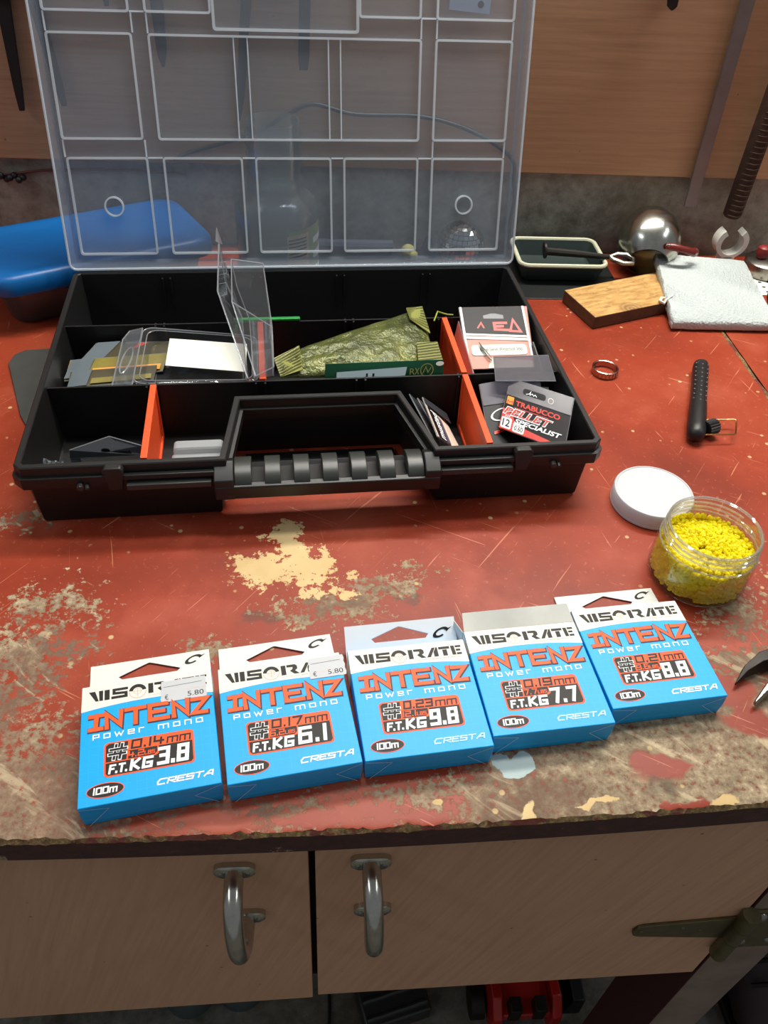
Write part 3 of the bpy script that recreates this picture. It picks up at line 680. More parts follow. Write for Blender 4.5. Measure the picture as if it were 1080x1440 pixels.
line_carton(.16201, .24779, 6.09, '0.21', '9.6', '8.8', 'blue fishing line carton marked 0.21mm 8.8 kg, nearest the yellow bead jar', .0255)

# ================================================================ jar of yellow beads and its lid
M_jar = clear('clear_jar_plastic', (.985, .985, .97), .01, (.9, .9, .8), .04, .35, .01)
def mat_bead():
    t = NT('yellow_bead_plastic'); n = t.noise(420, 2)
    c = t.ramp(n, [(.3, srgb(244, 230, 14)), (.6, srgb(255, 246, 30)), (.85, srgb(255, 250, 96))])
    t.pbr(c, .4, 0, None, .4); b = [k for k in t.t.nodes if k.type == 'BSDF_PRINCIPLED'][0]
    tl_ = t.n('BsdfTranslucent'); t.put(tl_.inputs[0], t.mix(.5, c, srgb(255, 245, 60))); m = t.n('MixShader'); m.inputs[0].default_value = .5
    t.t.links.new(b.outputs[0], m.inputs[1]); t.t.links.new(tl_.outputs[0], m.inputs[2]); t.t.links.new(m.outputs[0], t.out.inputs[0]); return t.m
M_jrim = clear('jar_rim_plastic', (.93, .94, .92), .22, (.92, .93, .86), .05, .6, .10)
JX, JY = .2555, .3650
jar = thing('bead_jar', 'clear round plastic jar without its lid, holding yellow beads', 'jar', (JX, JY, 0))
R = .0328
MB().lathe([(.001, .0006), (R-.004, .0006), (R-.0012, .0018), (R, .0055), (R, .0285), (R-.0008, .0315), (R-.0024, .0330), (R-.0028, .0345), (R-.0028, .0440), (R-.0023, .0450), (R-.0032, .0455), (R-.0042, .0446), (R-.0042, .0335), (R-.0024, .0308), (R-.0016, .0280), (R-.0016, .0062), (R-.003, .0032), (.001, .0024)], 64, (JX, JY, 0)).build('jar_wall', M_jar, jar, smooth=50)
for z, o_ in ((.0362, 0), (.0400, .5)):
    pts = [(JX+(R-.0022)*math.cos(t), JY+(R-.0022)*math.sin(t), z+.0018*k/60) for k, t in enumerate(o_+2*math.pi*.92*q/60 for q in range(61))]
    MB().tube(pts, .0008, 6).build('screw_thread', M_jrim, jar)
MB().tube([(JX+(R-.0010)*math.cos(2*math.pi*k/48), JY+(R-.0010)*math.sin(2*math.pi*k/48), .0322) for k in range(48)], .0007, 6, closed=True).build('shoulder_ring', M_jrim, jar)
MB().tube([(JX+(R-.0031)*math.cos(2*math.pi*k/48), JY+(R-.0031)*math.sin(2*math.pi*k/48), .0453) for k in range(48)], .0010, 8, closed=True).build('rim', M_jrim, jar)
bd = MB(); rb = random.Random(11)
def bead(c, r):
    ax = Vector((rb.gauss(0, 1), rb.gauss(0, 1), rb.gauss(0, 1))).normalized(); q = ax.to_track_quat('Z', 'Y').to_matrix(); c = Vector(c); n = 6
    lo = []
    for rr, zz in ((r*.7, -r*.95), (r, -r*.55), (r, r*.55), (r*.7, r*.95)):
        lo.append([c+q @ Vector((rr*math.cos(2*math.pi*k/n), rr*math.sin(2*math.pi*k/n), zz)) for k in range(n)])
    bd.loft(lo)
def level(x, y): return .0300+.0035*math.sin(x*120+1)*math.cos(y*90)+.0020*(x-y)/.03
for i in range(1500):   # against the wall and floor
    a = rb.uniform(0, 2*math.pi); z = .0045+.0265*(i/1500); rr = R-.0030-rb.uniform(0, .0005)
    if z > .030: rr -= .0022
    bead((JX+rr*math.cos(a), JY+rr*math.sin(a), z), .0014)
for i in range(1200):   # the heaped surface
    a = rb.uniform(0, 2*math.pi); rr = (R-.0062)*math.sqrt(rb.random()); x, y = rr*math.cos(a), rr*math.sin(a)
    bead((JX+x, JY+y, level(x, y)+rb.uniform(-.0015, .0012)), .0014)
bd.lathe([(.0005, .0042), (R-.0040, .0050), (R-.0040, .0270), (R-.009, .0280), (.0005, .0288)], 32, (JX, JY, 0))
MB_ = solo('yellow_beads', bd, mat_bead(), 'heap of small bright yellow beads filling the clear jar', 'beads', (JX, JY, .003), kind='stuff', smooth=0)
# white screw lid lying beside
LX, LY = .2462, .4380
wl = MB(); wl.M = Matrix.Translation((LX, LY, 0)) @ Matrix.Diagonal((.95, .95, .95, 1))
n = 72
wl.lathe([(.0300, .0004), (.0312, .0008), (.0313, .0025), (.0308, .0030), (.0313, .0036), (.0312, .0125), (.0304, .0138), (.0290, .0142), (.0286, .0137), (.0002, .0137)], n, cap0=True)
solo('jar_lid', wl, plain('matt_white_plastic', srgb(192, 192, 195), .5), 'round white screw lid lying behind the bead jar', 'lid', (LX, LY, 0), smooth=40)

# ================================================================ small things on the bench
M_ring = plain('pinkish_steel', srgb(176, 148, 138), .2, 1)
RX, RY = .2580, .6165
rg = thing('finger_ring', 'narrow shiny metal ring with cut facets beside the tackle box', 'ring', (RX, RY, 0))
MB().lathe([(.0112, .0004), (.0120, .0008), (.0120, .0062), (.0112, .0066), (.0104, .0062), (.0104, .0008), (.0112, .0004)], 48, (RX, RY, 0)).build('band', M_ring, rg, smooth=40)
for k in range(7):
    t = math.radians(236+k*15); m2 = MB(); m2.M = Matrix.Translation((RX+.0120*math.cos(t), RY+.0120*math.sin(t), .0035)) @ Matrix.Rotation(t, 4, 'Z')
    m2.box(-.0004, .0005, -.0009, .0009, -.0018, .0018); m2.build('facet', M_chrome, rg, smooth=0)
# line tool: dimpled grip, knurled knob and wire loop
M_grip = plain('black_rubber_grip', srgb(24, 24, 25), .45)
A, B = Vector((.3492, .6215, .0085)), Vector((.3045, .5085, .0085)); d = (B-A).normalized(); sd = Vector((-d.y, d.x, 0))
tl = thing('knot_tool', 'slim black dimpled hand tool with a brass wire loop', 'tool', (.327, .565, 0))
Ln = (B-A).length; prof = [(0, .0012), (.0012, .0045), (.004, .0066), (.010, .0072), (Ln*.5, .0068), (Ln*.62, .0074), (Ln*.9, .0078), (Ln-.004, .0070), (Ln-.001, .0045), (Ln, .0010)]
MB().tube([A+d*s_ for s_, r in prof], [r for s_, r in prof], 20).build('grip', M_grip, tl, smooth=60)
for k in range(9):
    for j in (-1, 0, 1):
        s_ = .010+k*.0075+(.0035 if j == 0 else 0); rr = .0070; a_ = j*.8
        p = A+d*s_+sd*rr*math.sin(a_)+Vector((0, 0, rr*math.cos(a_))); m2 = MB(); m2.sphere(p, .0010, 8, 5, (1, 1, .6)); m2.build('grip_dimple', plain('grip_nub_rubber', srgb(70, 70, 70), .5), tl)
kb = MB(); K = B-d*.0205-sd*(-.0135); kb.M = Matrix.Translation(Vector((.3190, .5215, .0085)))
ax = Vector((1, .42, 0)).normalized(); q = ax.to_track_quat('Z', 'Y').to_matrix().to_4x4(); kb.M = kb.M @ q
P = [( (.0068 if k % 2 else .0060)*math.cos(2*math.pi*k/36), (.0068 if k % 2 else .0060)*math.sin(2*math.pi*k/36)) for k in range(36)]
kb.prism(P, -.002, .0085); kb.build('knurled_knob', M_grip, tl, smooth=0)
wire = [(.3200, .5330, .0085), (.3470, .5340, .0085), (.3482, .5325, .0085), (.3408, .5145, .0085), (.3392, .5135, .0085), (.3080, .5125, .0085)]
MB().tube(wire, .0007, 8).build('wire_loop', plain('bright_brass', srgb(196, 150, 96), .25, 1), tl)
# plier jaws reaching in from the right
pl = thing('pliers', 'steel pliers with pointed open jaws at the right edge of the bench', 'pliers', (.30, .275, 0))
def jaw(pts, hs): 
    m2 = MB(); L_ = []
    for (x, y, wd), h in zip(pts, hs): L_.append([(x, y-wd, .003), (x, y+wd, .003), (x, y+wd*.8, h), (x, y-wd*.6, h)])
    m2.loft(L_); return m2.build('jaw', M_iron if len(pts) > 4 else M_steel, pl, bevel=.0006)
jaw([(.2475, .2722, .0005), (.2560, .2800, .0030), (.2670, .2860, .0048), (.2800, .2890, .0062), (.2980, .2870, .0085)], [.005, .009, .012, .013, .013])
jaw([(.2535, .2580, .0012), (.2640, .2665, .0030), (.2780, .2730, .0045), (.2980, .2770, .0060)], [.006, .010, .012, .013])
MB().lathe([(.012, .002), (.012, .015), (.010, .0165), (.0005, .0165)], 24, (.304, .282, 0), True).build('pivot', M_steel, pl)
for dy, c_ in ((.010, 1), (-.012, 1)): MB().tube([(.308, .282+dy*.4, .008), (.335, .282+dy*1.6, .009), (.40, .282+dy*2.2, .009)], [.006, .0075, .008], 10).build('grip_arm', M_iron, pl)

# ================================================================ packets inside the tackle box (box frame: u, v, z)
M_clear = clear('clear_blister', (.93, .94, .95), .05, (.85, .88, .92), .06, .45, .04)
M_cedge = clear('blister_edge', (.8, .83, .86), .34, (.86, .88, .90), .12, .5, .14)
M_film = clear('glossy_film', (.95, .95, .95), .03, (.9, .9, .9), .05, .5, .10)
M_label = plain('white_paper_label', srgb(238, 236, 222), .6); M_blackink = plain('black_card', srgb(20, 19, 21), .45, spec=.25); M_redink = plain('red_card_ink', srgb(206, 52, 40), .4)
M_gold = plain('yellow_card_ink', srgb(230, 150, 40), .4); M_pink = plain('faded_red_card', srgb(206, 128, 110), .5); M_cream = plain('cream_card', srgb(224, 206, 186), .5); M_greylab = plain('grey_label_paper', srgb(206, 210, 198), .5)
def outline(mb, pts, r=.0005): mb.tube(pts, r, 5, closed=True)
# --- clear blister lying flat with a white label
c = thing('blister_pack', 'empty clear plastic blister pack lying flat with a blank white label', 'blister pack', (.11, .145, .03), TBM)
def qmap(q): 
    q = [Vector(p) for p in q]
    return lambda s, t, h=0: ((q[0]*(1-s)+q[1]*s)*(1-t)+(q[3]*(1-s)+q[2]*s)*t)+Vector((0, 0, h))
Q = qmap([(.066, .1075, .0455), (.1625, .1065, .0440), (.1625, .1700, .0475), (.0690, .1850, .0500)])
mb = MB(); n_ = 6
ring = lambda d, h: [Q(s, t, h) for s, t in rrect(d, 1-d, d, 1-d, .10, 4)]
mb.loft([ring(0, 0), ring(.005, .0005), ring(.05, .0010), ring(.08, -.0130), ring(.14, -.0150)], False, True); mb.build('tray', M_clear, c, smooth=40)
mb = MB(); outline(mb, ring(.01, .0008)); mb.build('tray_edge', M_cedge, c); mb = MB(); outline(mb, ring(.055, .0010), .0004); mb.build('tray_edge', M_cedge, c); mb = MB(); outline(mb, ring(.14, -.015), .0004); mb.build('tray_edge', M_cedge, c)
tabp = [(.0670, .1085, .0455), (.0535, .1020, .0450), (.0520, .1040, .0450), (.0545, .1690, .0485), (.0590, .1800, .0495), (.0690, .1835, .0500)]
mb = MB(); mb.loft([[Vector(p) for p in tabp], [Vector(p)+Vector((0, 0, .0004)) for p in tabp]]); mb.build('hang_tab', M_clear, c, smooth=0)
mb = MB(); outline(mb, tabp, .0006); mb.build('tab_edge', M_cedge, c)
mb = MB(); outline(mb, [(.0600+.0035*math.cos(t)*1.0+.0005*math.sin(t)*4, .1400+.019*math.sin(t), .0475) for t in (2*math.pi*k/20 for k in range(20))], .0006); mb.build('euro_slot', M_cedge, c)
lb = MB(); lb.patch((.0905, .1290, .0482), (.1525, .1180, .0472), (.1535, .1555, .0492), (.0920, .1660, .0500), 1, 1); lb.build('label', M_label, c, smooth=0)
# --- tall blister leaning up out of the cell
c = thing('blister_pack', 'empty clear plastic blister pack standing on edge, rising above the box rim', 'blister pack', (.155, .15, .0515), TBM)
# left flange outline in space, then the pocket moulded to the right of it
FL = [(.1530, .1000, .0520), (.1540, .0985, .0545), (.1335, .1700, .0890), (.1362, .2000, .1150), (.1385, .2020, .0800), (.1500, .1930, .0520)]
mb = MB(); P = [Vector(p) for p in FL]; mb.loft([P, [p+Vector((.0006, 0, 0)) for p in P]]); mb.build('flange', M_clear, c, smooth=0)
mb = MB(); outline(mb, P, .0006); mb.build('flange_edge', M_cedge, c)
P2 = [Vector(p) for p in ((.1590, .1010, .0522), (.1600, .1000, .0550), (.1440, .1690, .0800), (.1450, .1960, .1030), (.1475, .1960, .0800), (.1560, .1900, .0522))]
P3 = [Vector(p) for p in ((.1735, .1040, .0522), (.1740, .1040, .0600), (.1745, .1600, .0620), (.1700, .1970, .0985), (.1715, .1950, .0760), (.1735, .1880, .0522))]
mb = MB(); mb.loft([P2, P3], False, True); mb.build('pocket', M_clear, c, smooth=0)
for pp in (P2, P3):
    mb = MB(); outline(mb, pp, .0005); mb.build('pocket_edge', M_cedge, c)
for i in (1, 2, 3):
    mb = MB(); mb.tube([P2[i], P3[i]], .0005, 5); mb.build('pocket_edge', M_cedge, c)
tip = [(.1362, .2000, .1150), (.1340, .1960, .1180), (.1352, .2010, .1270), (.1385, .2015, .1130)]
mb = MB(); mb.loft([[Vector(p) for p in tip], [Vector(p)+Vector((.0005, .0003, 0)) for p in tip]]); mb.build('hang_tab', M_cedge, c, smooth=0)
for p in ((.1348, .190, .103), (.1342, .176, .092)):
    mb = MB(); p = Vector(p); mb.tube([p, p+Vector((.006, 0, .001)), p+Vector((.006, -.002, -.008)), p+Vector((0, -.003, -.009))], .0004, 5, closed=True); mb.build('press_stud', M_cedge, c)
# --- yellow and black hook packets stacked in the left cell
def planar(q):
    "moves the third corner up or down into the plane of the others"
    a, b, c_, d_ = (Vector(p) for p in q); n = (b-a).cross(d_-a); c_.z = a.z-(n.x*(c_.x-a.x)+n.y*(c_.y-a.y))/n.z
    return [a, b, c_, d_]
def packet(name, label, q, mat, rows=(), group=None, edge=True, bulge=.0008, film=True):
    cx = sum(p[0] for p in q)/4; cy = sum(p[1] for p in q)/4; cz = min(p[2] for p in q)-.001
    t = thing(name, label, 'packet', (cx, cy, cz), TBM, group)
    mb = MB(); mb.patch(*q, 8, 8, lambda a, b: bulge*math.sin(math.pi*a)*math.sin(math.pi*b), .0008); mb.build('sleeve', mat, t, smooth=60)
    if edge:
        mb = MB(); outline(mb, [Vector(p) for p in q], .0006); mb.build('sealed_edge', M_cedge, t)
    return t
def on(q, lift=.0016):
    o = Vector(q[0]); x = Vector(q[1])-o; y = Vector(q[3])-o; s = Sheet(o, x, y); s.W = x.length*1000; s.H = y.length*1000; s.o = s.o+s.n*lift; s.y = y.normalized()*.001; return s
M_olive = plain('olive_yellow_card', srgb(128, 116, 44), .4, noise=.4, nscale=90); M_dkol = plain('dark_olive_card', srgb(70, 64, 40), .4, noise=.5, nscale=70); M_bluegrey = plain('blue_grey_film', srgb(96, 106, 112), .2)
for i, (q, m, lab) in enumerate((
    ([(.0110, .1480, .0300), (.0900, .1500, .0330), (.0920, .1780, .0400), (.0300, .1830, .0370)], M_dkol, 'dark packet at the back of the pile in the left compartment'),
    ([(.0100, .1380, .0310), (.0860, .1420, .0350), (.0900, .1600, .0400), (.0130, .1580, .0370)], M_olive, 'yellow striped packet in the middle of the pile in the left compartment'),
    ([(.0150, .1230, .0330), (.0800, .1280, .0360), (.0820, .1440, .0390), (.0160, .1400, .0380)], M_dkol, 'dark and yellow packet at the front of the pile in the left compartment'))):
    t = packet('hook_packet', lab, q, m, group='packets piled in the left compartment')
    s = on(q); W_, H_ = s.W, s.H
    s.put('clear_end', M_bluegrey, t, poly2([(0, 1), (W_*.22, 1), (W_*.26, H_-1), (2, H_-1)]))
    s.put('card_stripe', M_gold if i == 1 else M_olive, t, poly2([(W_*.26, H_*.12), (W_*.97, H_*.05), (W_*.97, H_*.32), (W_*.27, H_*.42)]))
    if i == 0: s.put('card_stripe', M_redink, t, poly2([(W_*.45, H_*.62), (W_*.58, H_*.6), (W_*.6, H_*.86), (W_*.47, H_*.88)]))
# --- black header of a packet in the front left cell
t = thing('hook_packet', 'packet with a black euro-slot header behind the front left rim', 'packet', (.058, .03, .005), TBM)
hd = [(.0335, .0240, .0440), (.0345, .0250, .0500), (.0600, .0330, .0540), (.0812, .0260, .0505), (.0810, .0240, .0440)]
mb = MB(); mb.loft([[Vector(p) for p in hd], [Vector(p)+Vector((0, -.0006, .0003)) for p in hd]]); mb.build('header', plain('smoke_film', srgb(58, 60, 64), .2), t, smooth=0)
mb = MB(); outline(mb, hd, .0006); mb.build('header_edge', M_cedge, t)
mb = MB(); mb.patch((.0400, .0241, .0458), (.0745, .0241, .0458), (.0735, .0248, .0478), (.0410, .0248, .0478)); mb.sphere((.0575, .0249, .0482), .0030, 10, 6, (1, .2, .8)); mb.build('euro_slot', M_blackink, t, smooth=0)
mb = MB(); mb.patch((.0335, .0240, .0445), (.0400, .0245, .0445), (.0430, .0210, .0080), (.0345, .0200, .0080), 3, 6, lambda a, b: .001*math.sin(9*b)); mb.build('sleeve', M_bluegrey, t)
mb = MB(); mb.patch((.0400, .0245, .0445), (.0800, .0240, .0440), (.0790, .0200, .0080), (.0430, .0210, .0080), 3, 6); mb.build('sleeve', M_clear, t)
# --- crumpled film in the near left corner
mb = MB(); rr_ = random.Random(5); mb.patch((.0130, .0150, .0300), (.0260, .0160, .0290), (.0270, .0300, .0360), (.0140, .0310, .0380), 8, 8, lambda a, b: rr_.uniform(-.0025, .0025), .0005)
solo('crumpled_film', mb, plain('silver_film', srgb(168, 172, 176), .18, .7), 'scrap of crumpled silvery film in the near left corner of the tackle box', 'film', (.02, .022, .028), TBM, smooth=0)
# --- small frosted box lid
M_frost = clear('frosted_plastic', (.75, .78, .80), .62, (.80, .83, .84), .25, .4, .06)
t = thing('small_case', 'small frosted plastic case standing in the second front compartment', 'case', (.118, .03, .0045), TBM)
mb = MB(); P = rrect(.1025, .1365, .0045, .0500, .003); mb.loft([[(u, .0300, z) for u, z in P], [(u, .0225, z) for u, z in P], [(.1195+(u-.1195)*.95, .0215, .027+(z-.027)*.95) for u, z in P]]); mb.build('body', M_frost, t)
mb = MB(); P = rrect(.1010, .1378, .0045, .0455, .003); mb.loft([[(u, .0215, z) for u, z in P], [(u, .0170, z) for u, z in P]]); mb.build('cover', M_frost, t)
# --- green foil bag
def mat_foil():
    t = NT('green_foil'); n = t.noise(70, 5, .65); n2 = t.noise(28, 3); n3 = t.noise(160, 4)
    c = t.ramp(n2, [(.25, srgb(50, 56, 26)), (.5, srgb(84, 90, 40)), (.72, srgb(122, 124, 62))]); c = t.mix(t.math('MULTIPLY', t.step(n, .45, .7), .6), c, srgb(50, 58, 34))
    return t.pbr(c, .3, .25, t.bump(t.math('ADD', n, t.math('MULTIPLY', n3, .4)), .8, .004), .6)
M_foil = mat_foil(); M_seal = plain('pale_green_seal', srgb(140, 142, 74), .35, .1); M_sealline = plain('dark_green_seal', srgb(74, 76, 36), .35)
t = thing('foil_bag', 'crinkled olive green foil bag lying across the middle compartment', 'bag', (.245, .15, .03), TBM)
fq = [(.1790, .1040, .0500), (.3030, .1080, .0460), (.3040, .1960, .0560), (.1760, .1260, .0540)]
from mathutils import noise as nz
def foil(a, b):
    h = .0085*(math.sin(math.pi*min(1, max(0, a)))**.6)*(math.sin(math.pi*b)**.5)
    cr = .0022*nz.noise((a*7, b*5, 1))+.0012*nz.noise((a*18, b*12, 4))
    e = min(1, 6*min(a, 1-a, b, 1-b)+.0); return (h+cr*e, -h*.8)
mb = MB(); mb.patch(*fq, 46, 26, foil, .0004); mb.build('pouch', M_foil, t, smooth=50)
def seal(cs, nm, k):
    o = Vector(cs[0]); mb = MB(); mb.patch(*cs, 1, 1, None, .0006); sl = mb.build('crimped_seal', M_seal, t, smooth=0)
    cs = [Vector(p) for p in cs]; nn = (cs[1]-cs[0]).cross(cs[3]-cs[0]).normalized()*.0006
    for i in range(k):
        f0, f1 = i/k, (i+.5)/k; m2 = MB()
        a0, a1 = cs[0].lerp(cs[3], f0)+nn, cs[0].lerp(cs[3], f1)+nn; b0, b1 = cs[1].lerp(cs[2], min(1, f0+.12))+nn, cs[1].lerp(cs[2], min(1, f1+.12))+nn
        m2.add([a0, b0, b1, a1], [(0, 1, 2, 3)]); m2.build('crimp_line', M_sealline, sl, smooth=0)
seal([(.1790, .1040, .0506), (.1960, .1050, .0560), (.1950, .1350, .0590), (.1745, .1240, .0550)], 'a', 8)
seal([(.2890, .1690, .0610), (.3045, .1560, .0545), (.3042, .1965, .0570), (.2890, .1890, .0600)], 'b', 9)
seal([(.2880, .1150, .0540), (.3080, .1160, .0530), (.3075, .1400, .0560), (.2900, .1380, .0570)], 'c', 7)
# --- dark green sachet in front of it
M_dkgreen = plain('dark_green_film', srgb(14, 74, 46), .28)
q = [(.2125, .1025, .0460), (.3065, .1035, .0465), (.3060, .1080, .0595), (.2135, .1075, .0590)]
t = packet('green_sachet', 'dark green sachet with a pale label, in front of the foil bag', q, M_dkgreen, edge=False)
s = on(q, .0014); s.put('label', plain('pale_blue_paper', srgb(190, 210, 214), .5), t, poly2([(9, 1.0), (63, 2.6), (64, 9.4), (9, 7.4)]))
s.put('print', M_ink, t, poly2([(32, 3), (33.4, 3), (33.4, 5.6), (32, 5.6)], [(37, 3), (38.6, 3), (38.6, 5.4), (37, 5.4)]), lift=.2)
s.put('round_logo', M_seal, t, arc_ring(80, 6.3, 4.6, 5.4, 0, 360, 24), strokes([[(77, 4), (79, 9), (81, 4.5), (83, 8)]], .7), font('R', 66.5, 70.5, 3, 8), strokes([[(71, 3.5), (73.5, 8)], [(73.5, 3.5), (71, 8)]], .7), lift=.2)
s.put('white_oval', M_label, t, poly2(ell(90, 11.0, 3.2, 1.8)), lift=.25)  # small white oval laid on the sachet film
# --- green needle strip on the rear partition and line over the divider
solo('green_strip', MB().box(.1430, .1985, .1885, .1925, .0504, .0528), plain('green_plastic_strip', srgb(20, 130, 52), .4), 'thin green plastic strip lying on the rear partition', 'strip', (.17, .1905, .0503), TBM, bevel=.0006)
mb = MB(); mb.tube([(.3100, .1700, .0580), (.3150, .1820, .0600), (.3210, .1890, .0545), (.3260, .1900, .0525), (.3310, .1900, .0520)], .0006, 6)
solo('line_loop', mb, plain('yellow_green_line', srgb(150, 165, 60), .4), 'short loop of yellow green fishing line over the divider end', 'fishing line', (.318, .185, .052), TBM)
# --- packets in the third front cell, one lettered mustad
for i, (u, v, du, lab) in enumerate(((.2790, .0960, 0, 'clear hook packet leaning furthest left in the third front compartment'), (.2845, .0900, 0, 'clear hook packet in the middle of three leaning together in the third front compartment'), (.2895, .0890, 0, 'hook packet lettered mustad, leaning in the third front compartment'))):
    q = [(u+.0110, .0330, .0330), (u+.0215, .0330, .0150), (u+.0170, v, .0180), (u+.0000, v, .0360)]
    if i == 2: q = [(.2895, .0330, .0420), (.3100, .0330, .0250), (.3060, .0890, .0190), (.2880, .0880, .0380)]
    t = packet('hook_packet', lab, q, M_clear if i < 2 else M_cream, group='packets leaning in the third front compartment', bulge=.0003)
    s = on(q, .0008); W_, H_ = s.W, s.H
    if i == 2:
        s.put('black_band', M_blackink, t, poly2([(1.5, 0), (10.5, 0), (10.5, H_*.72), (1.0, H_*.80)]))
        V, Fc = font('mustad', 0, H_*.70, 0, 6.5, .02, .2); s.put('brand_lettering', M_wink, t, ([(9.3-b, a+.5) for a, b in V], Fc), lift=.2)
        s.put('edge_stripe', plain('violet_ink', srgb(84, 74, 100), .5), t, poly2([(10.8, 0), (14.2, 0), (13.4, H_*.6), (10.8, H_*.66)]))
        s.put('clear_header', plain('smoke_film', (0, 0, 0)), t, poly2([(0, H_*.82), (W_, H_*.72), (W_, H_), (0, H_)]), lift=.15)
    else:
        s.put('card', M_cream, t, poly2([(W_*.25, 1), (W_*.9, 1), (W_*.7, H_*.62), (W_*.3, H_*.68)])); s.put('red_mark', M_redink, t, poly2([(W_*.4, H_*.40), (W_*.75, H_*.38), (W_*.75, H_*.45), (W_*.4, H_*.46)]), lift=.2)
# --- swivel packet with black header
q = planar([(.3340, .1300, .0350), (.3910, .1300, .0350), (.3960, .1910, .0580), (.3355, .1910, .0580)])
t = packet('swivel_packet', 'clear zip packet with black header, red A and grey swivel label', q, M_pink, bulge=.0003)
s = on(q, .0009); W_, H_ = s.W, s.H
s.put('header', M_blackink, t, poly2([(2.2, H_*.56), (W_-1.5, H_*.50), (W_-1.5, H_-.6), (2.2, H_-.6)]))
s.put('white_border', M_wink, t, poly2([(.2, H_*.2), (2.2, H_*.2), (2.2, H_), (.2, H_)], [(W_-1.5, H_*.15), (W_+.4, H_*.15), (W_+.4, H_), (W_-1.5, H_)], [(2.2, H_*.535), (W_-1.5, H_*.475), (W_-1.5, H_*.505), (2.2, H_*.565)]), lift=.12)
s.put('zip_strip', plain('grey_zip_film', srgb(140, 142, 138), .3), t, poly2([(1, H_*.475), (W_-1, H_*.415), (W_-1, H_*.465), (1, H_*.525)]), lift=.14)
s.put('brand_lettering', M_redink, t, strokes([[(W_*.73, H_*.585), (W_*.80, H_*.77), (W_*.89, H_*.57), (W_*.73, H_*.585)]], 2.2), strokes([[(W_*.70, H_*.60), (W_*.50, H_*.615), (W_*.50, H_*.72), (W_*.68, H_*.72)], [(W_*.50, H_*.665), (W_*.62, H_*.665)]], 2.6), strokes([[(W_*.24, H_*.65), (W_*.30, H_*.73), (W_*.33, H_*.65)]], 1.4), lift=.16)
s.put('euro_slot', plain('slot_grey', srgb(70, 74, 84), .3), t, poly2([(W_*.35, H_*.80), (W_*.66, H_*.79), (W_*.66, H_*.85), (W_*.54, H_*.88), (W_*.47, H_*.88), (W_*.35, H_*.85)]), lift=.16)
lb = s.put('grey_label', M_greylab, t, poly2(rrect(5, W_-4, H_*.20, H_*.37, 3)), lift=.14)
s.put('label_lettering', M_ink, lb, font('Barrel Swivel Winterlock Snap', W_*.22, W_*.86, H_*.25, H_*.325), lift=.2)
s.put('cream_insert', M_cream, t, poly2([(W_*.30, 0), (W_*.98, 0), (W_*.98, H_*.10), (W_*.36, H_*.17)]), lift=.15)
mb = MB(); mb.tube([(.3465, .1530, .0465), (.3475, .1480, .0450), (.3520, .1380, .0410), (.3545, .1350, .0400), (.3550, .1370, .0410), (.3490, .1470, .0448)], .0005, 5, closed=True); mb.build('wire_snap', M_steel, t)
# more packets standing behind it
for i, (u0, u1, v, z0, z1, m, lab) in enumerate(((.3300, .3345, .182, .010, .0500, M_pink, 'packet edge seen between the orange divider and the swivel packet'), (.3895, .3930, .150, .010, .0470, M_blackink, 'dark packet wedged between the swivel packet and the right wall of the box'))):
    q = [(u0, .112, z0), (u1, .112, z0+.03), (u1, v, z1), (u0, v, z0+.004)]
    t = packet('hook_packet', lab, q, m, bulge=.0003)
    if i: s = on(q, .0006); s.put('white_scroll', M_wink, t, arc_ring(s.W*.6, s.H*.5, 3, 4, 30, 300, 12), arc_ring(s.W*.6, s.H*.7, 2.4, 3.3, 30, 300, 12))
# --- dark packet with white G
q = planar([(.3330, .0300, .0200), (.3840, .0420, .0200), (.3920, .0955, .0430), (.3345, .0955, .0430)])
t = packet('hook_packet', 'dark hook packet with a white letter G under the pellet hook packet', q, M_blackink, bulge=.0004)
s = on(q, .0010); W_, H_ = s.W, s.H
s.put('clear_header', plain('grey_film', srgb(92, 90, 98), .5, spec=.25), t, poly2([(0, H_*.70), (W_, H_*.66), (W_*1.02, H_), (0, H_)]))
s.put('brand_lettering', M_wink, t, (lambda r: ([(W_*.28+a*1.3+b*.25, H_*.545+b*.75) for a, b in r[0]], r[1]))(arc_ring(0, 0, 6.3, 7.6, 50, 330, 24)), strokes([[(W_*.28, H_*.53), (W_*.40, H_*.54), (W_*.38, H_*.47)]], 1.2), lift=.15)
s.put('red_line', M_redink, t, poly2([(W_*.10, H_*.30), (W_*.40, H_*.33), (W_*.40, H_*.37), (W_*.10, H_*.34)]), lift=.15)
# clear pack between them
q = planar([(.3450, .0885, .0512), (.3920, .0840, .0522), (.3950, .1170, .0540), (.3500, .1190, .0535)])
t = packet('hook_packet', 'smoky clear packet lying behind the pellet hook packet', q, clear('smoke_clear', (.6, .6, .64), .22, (.55, .56, .62), .08, .5, .06), bulge=.0006)
# --- pellet hooks packet on top
TL_, TR_, dn_ = Vector((.3583, .0930, .0500)), Vector((.3960, .0520, .0575)), Vector((-.0160, -.0395, -.0180))
q = planar([TL_+dn_, TR_+dn_, TR_, TL_])
t = packet('pellet_hook_packet', 'red and black pellet specialist hook packet size 12 on top of the right pile', q, M_blackink, bulge=.0002)
s = on(q, .0008); s = Sheet(Vector(q[0]), Vector(q[1])-Vector(q[0]), Vector(q[3])-Vector(q[0])); s.o = s.o+s.n*.0008; lx = Vector(q[3])-Vector(q[0]); kx = lx.dot(s.x.normalized())/lx.dot(s.y.normalized()); s.y = s.y+s.x*kx
W_, H_ = (Vector(q[1])-Vector(q[0])).length*1000, lx.dot(s.n.cross(s.x.normalized()))*1000
s.put('clear_header', plain('dark_grey_film', srgb(78, 78, 84), .2), t, poly2([(0, H_*.66), (W_, H_*.66), (W_, H_), (0, H_)]))
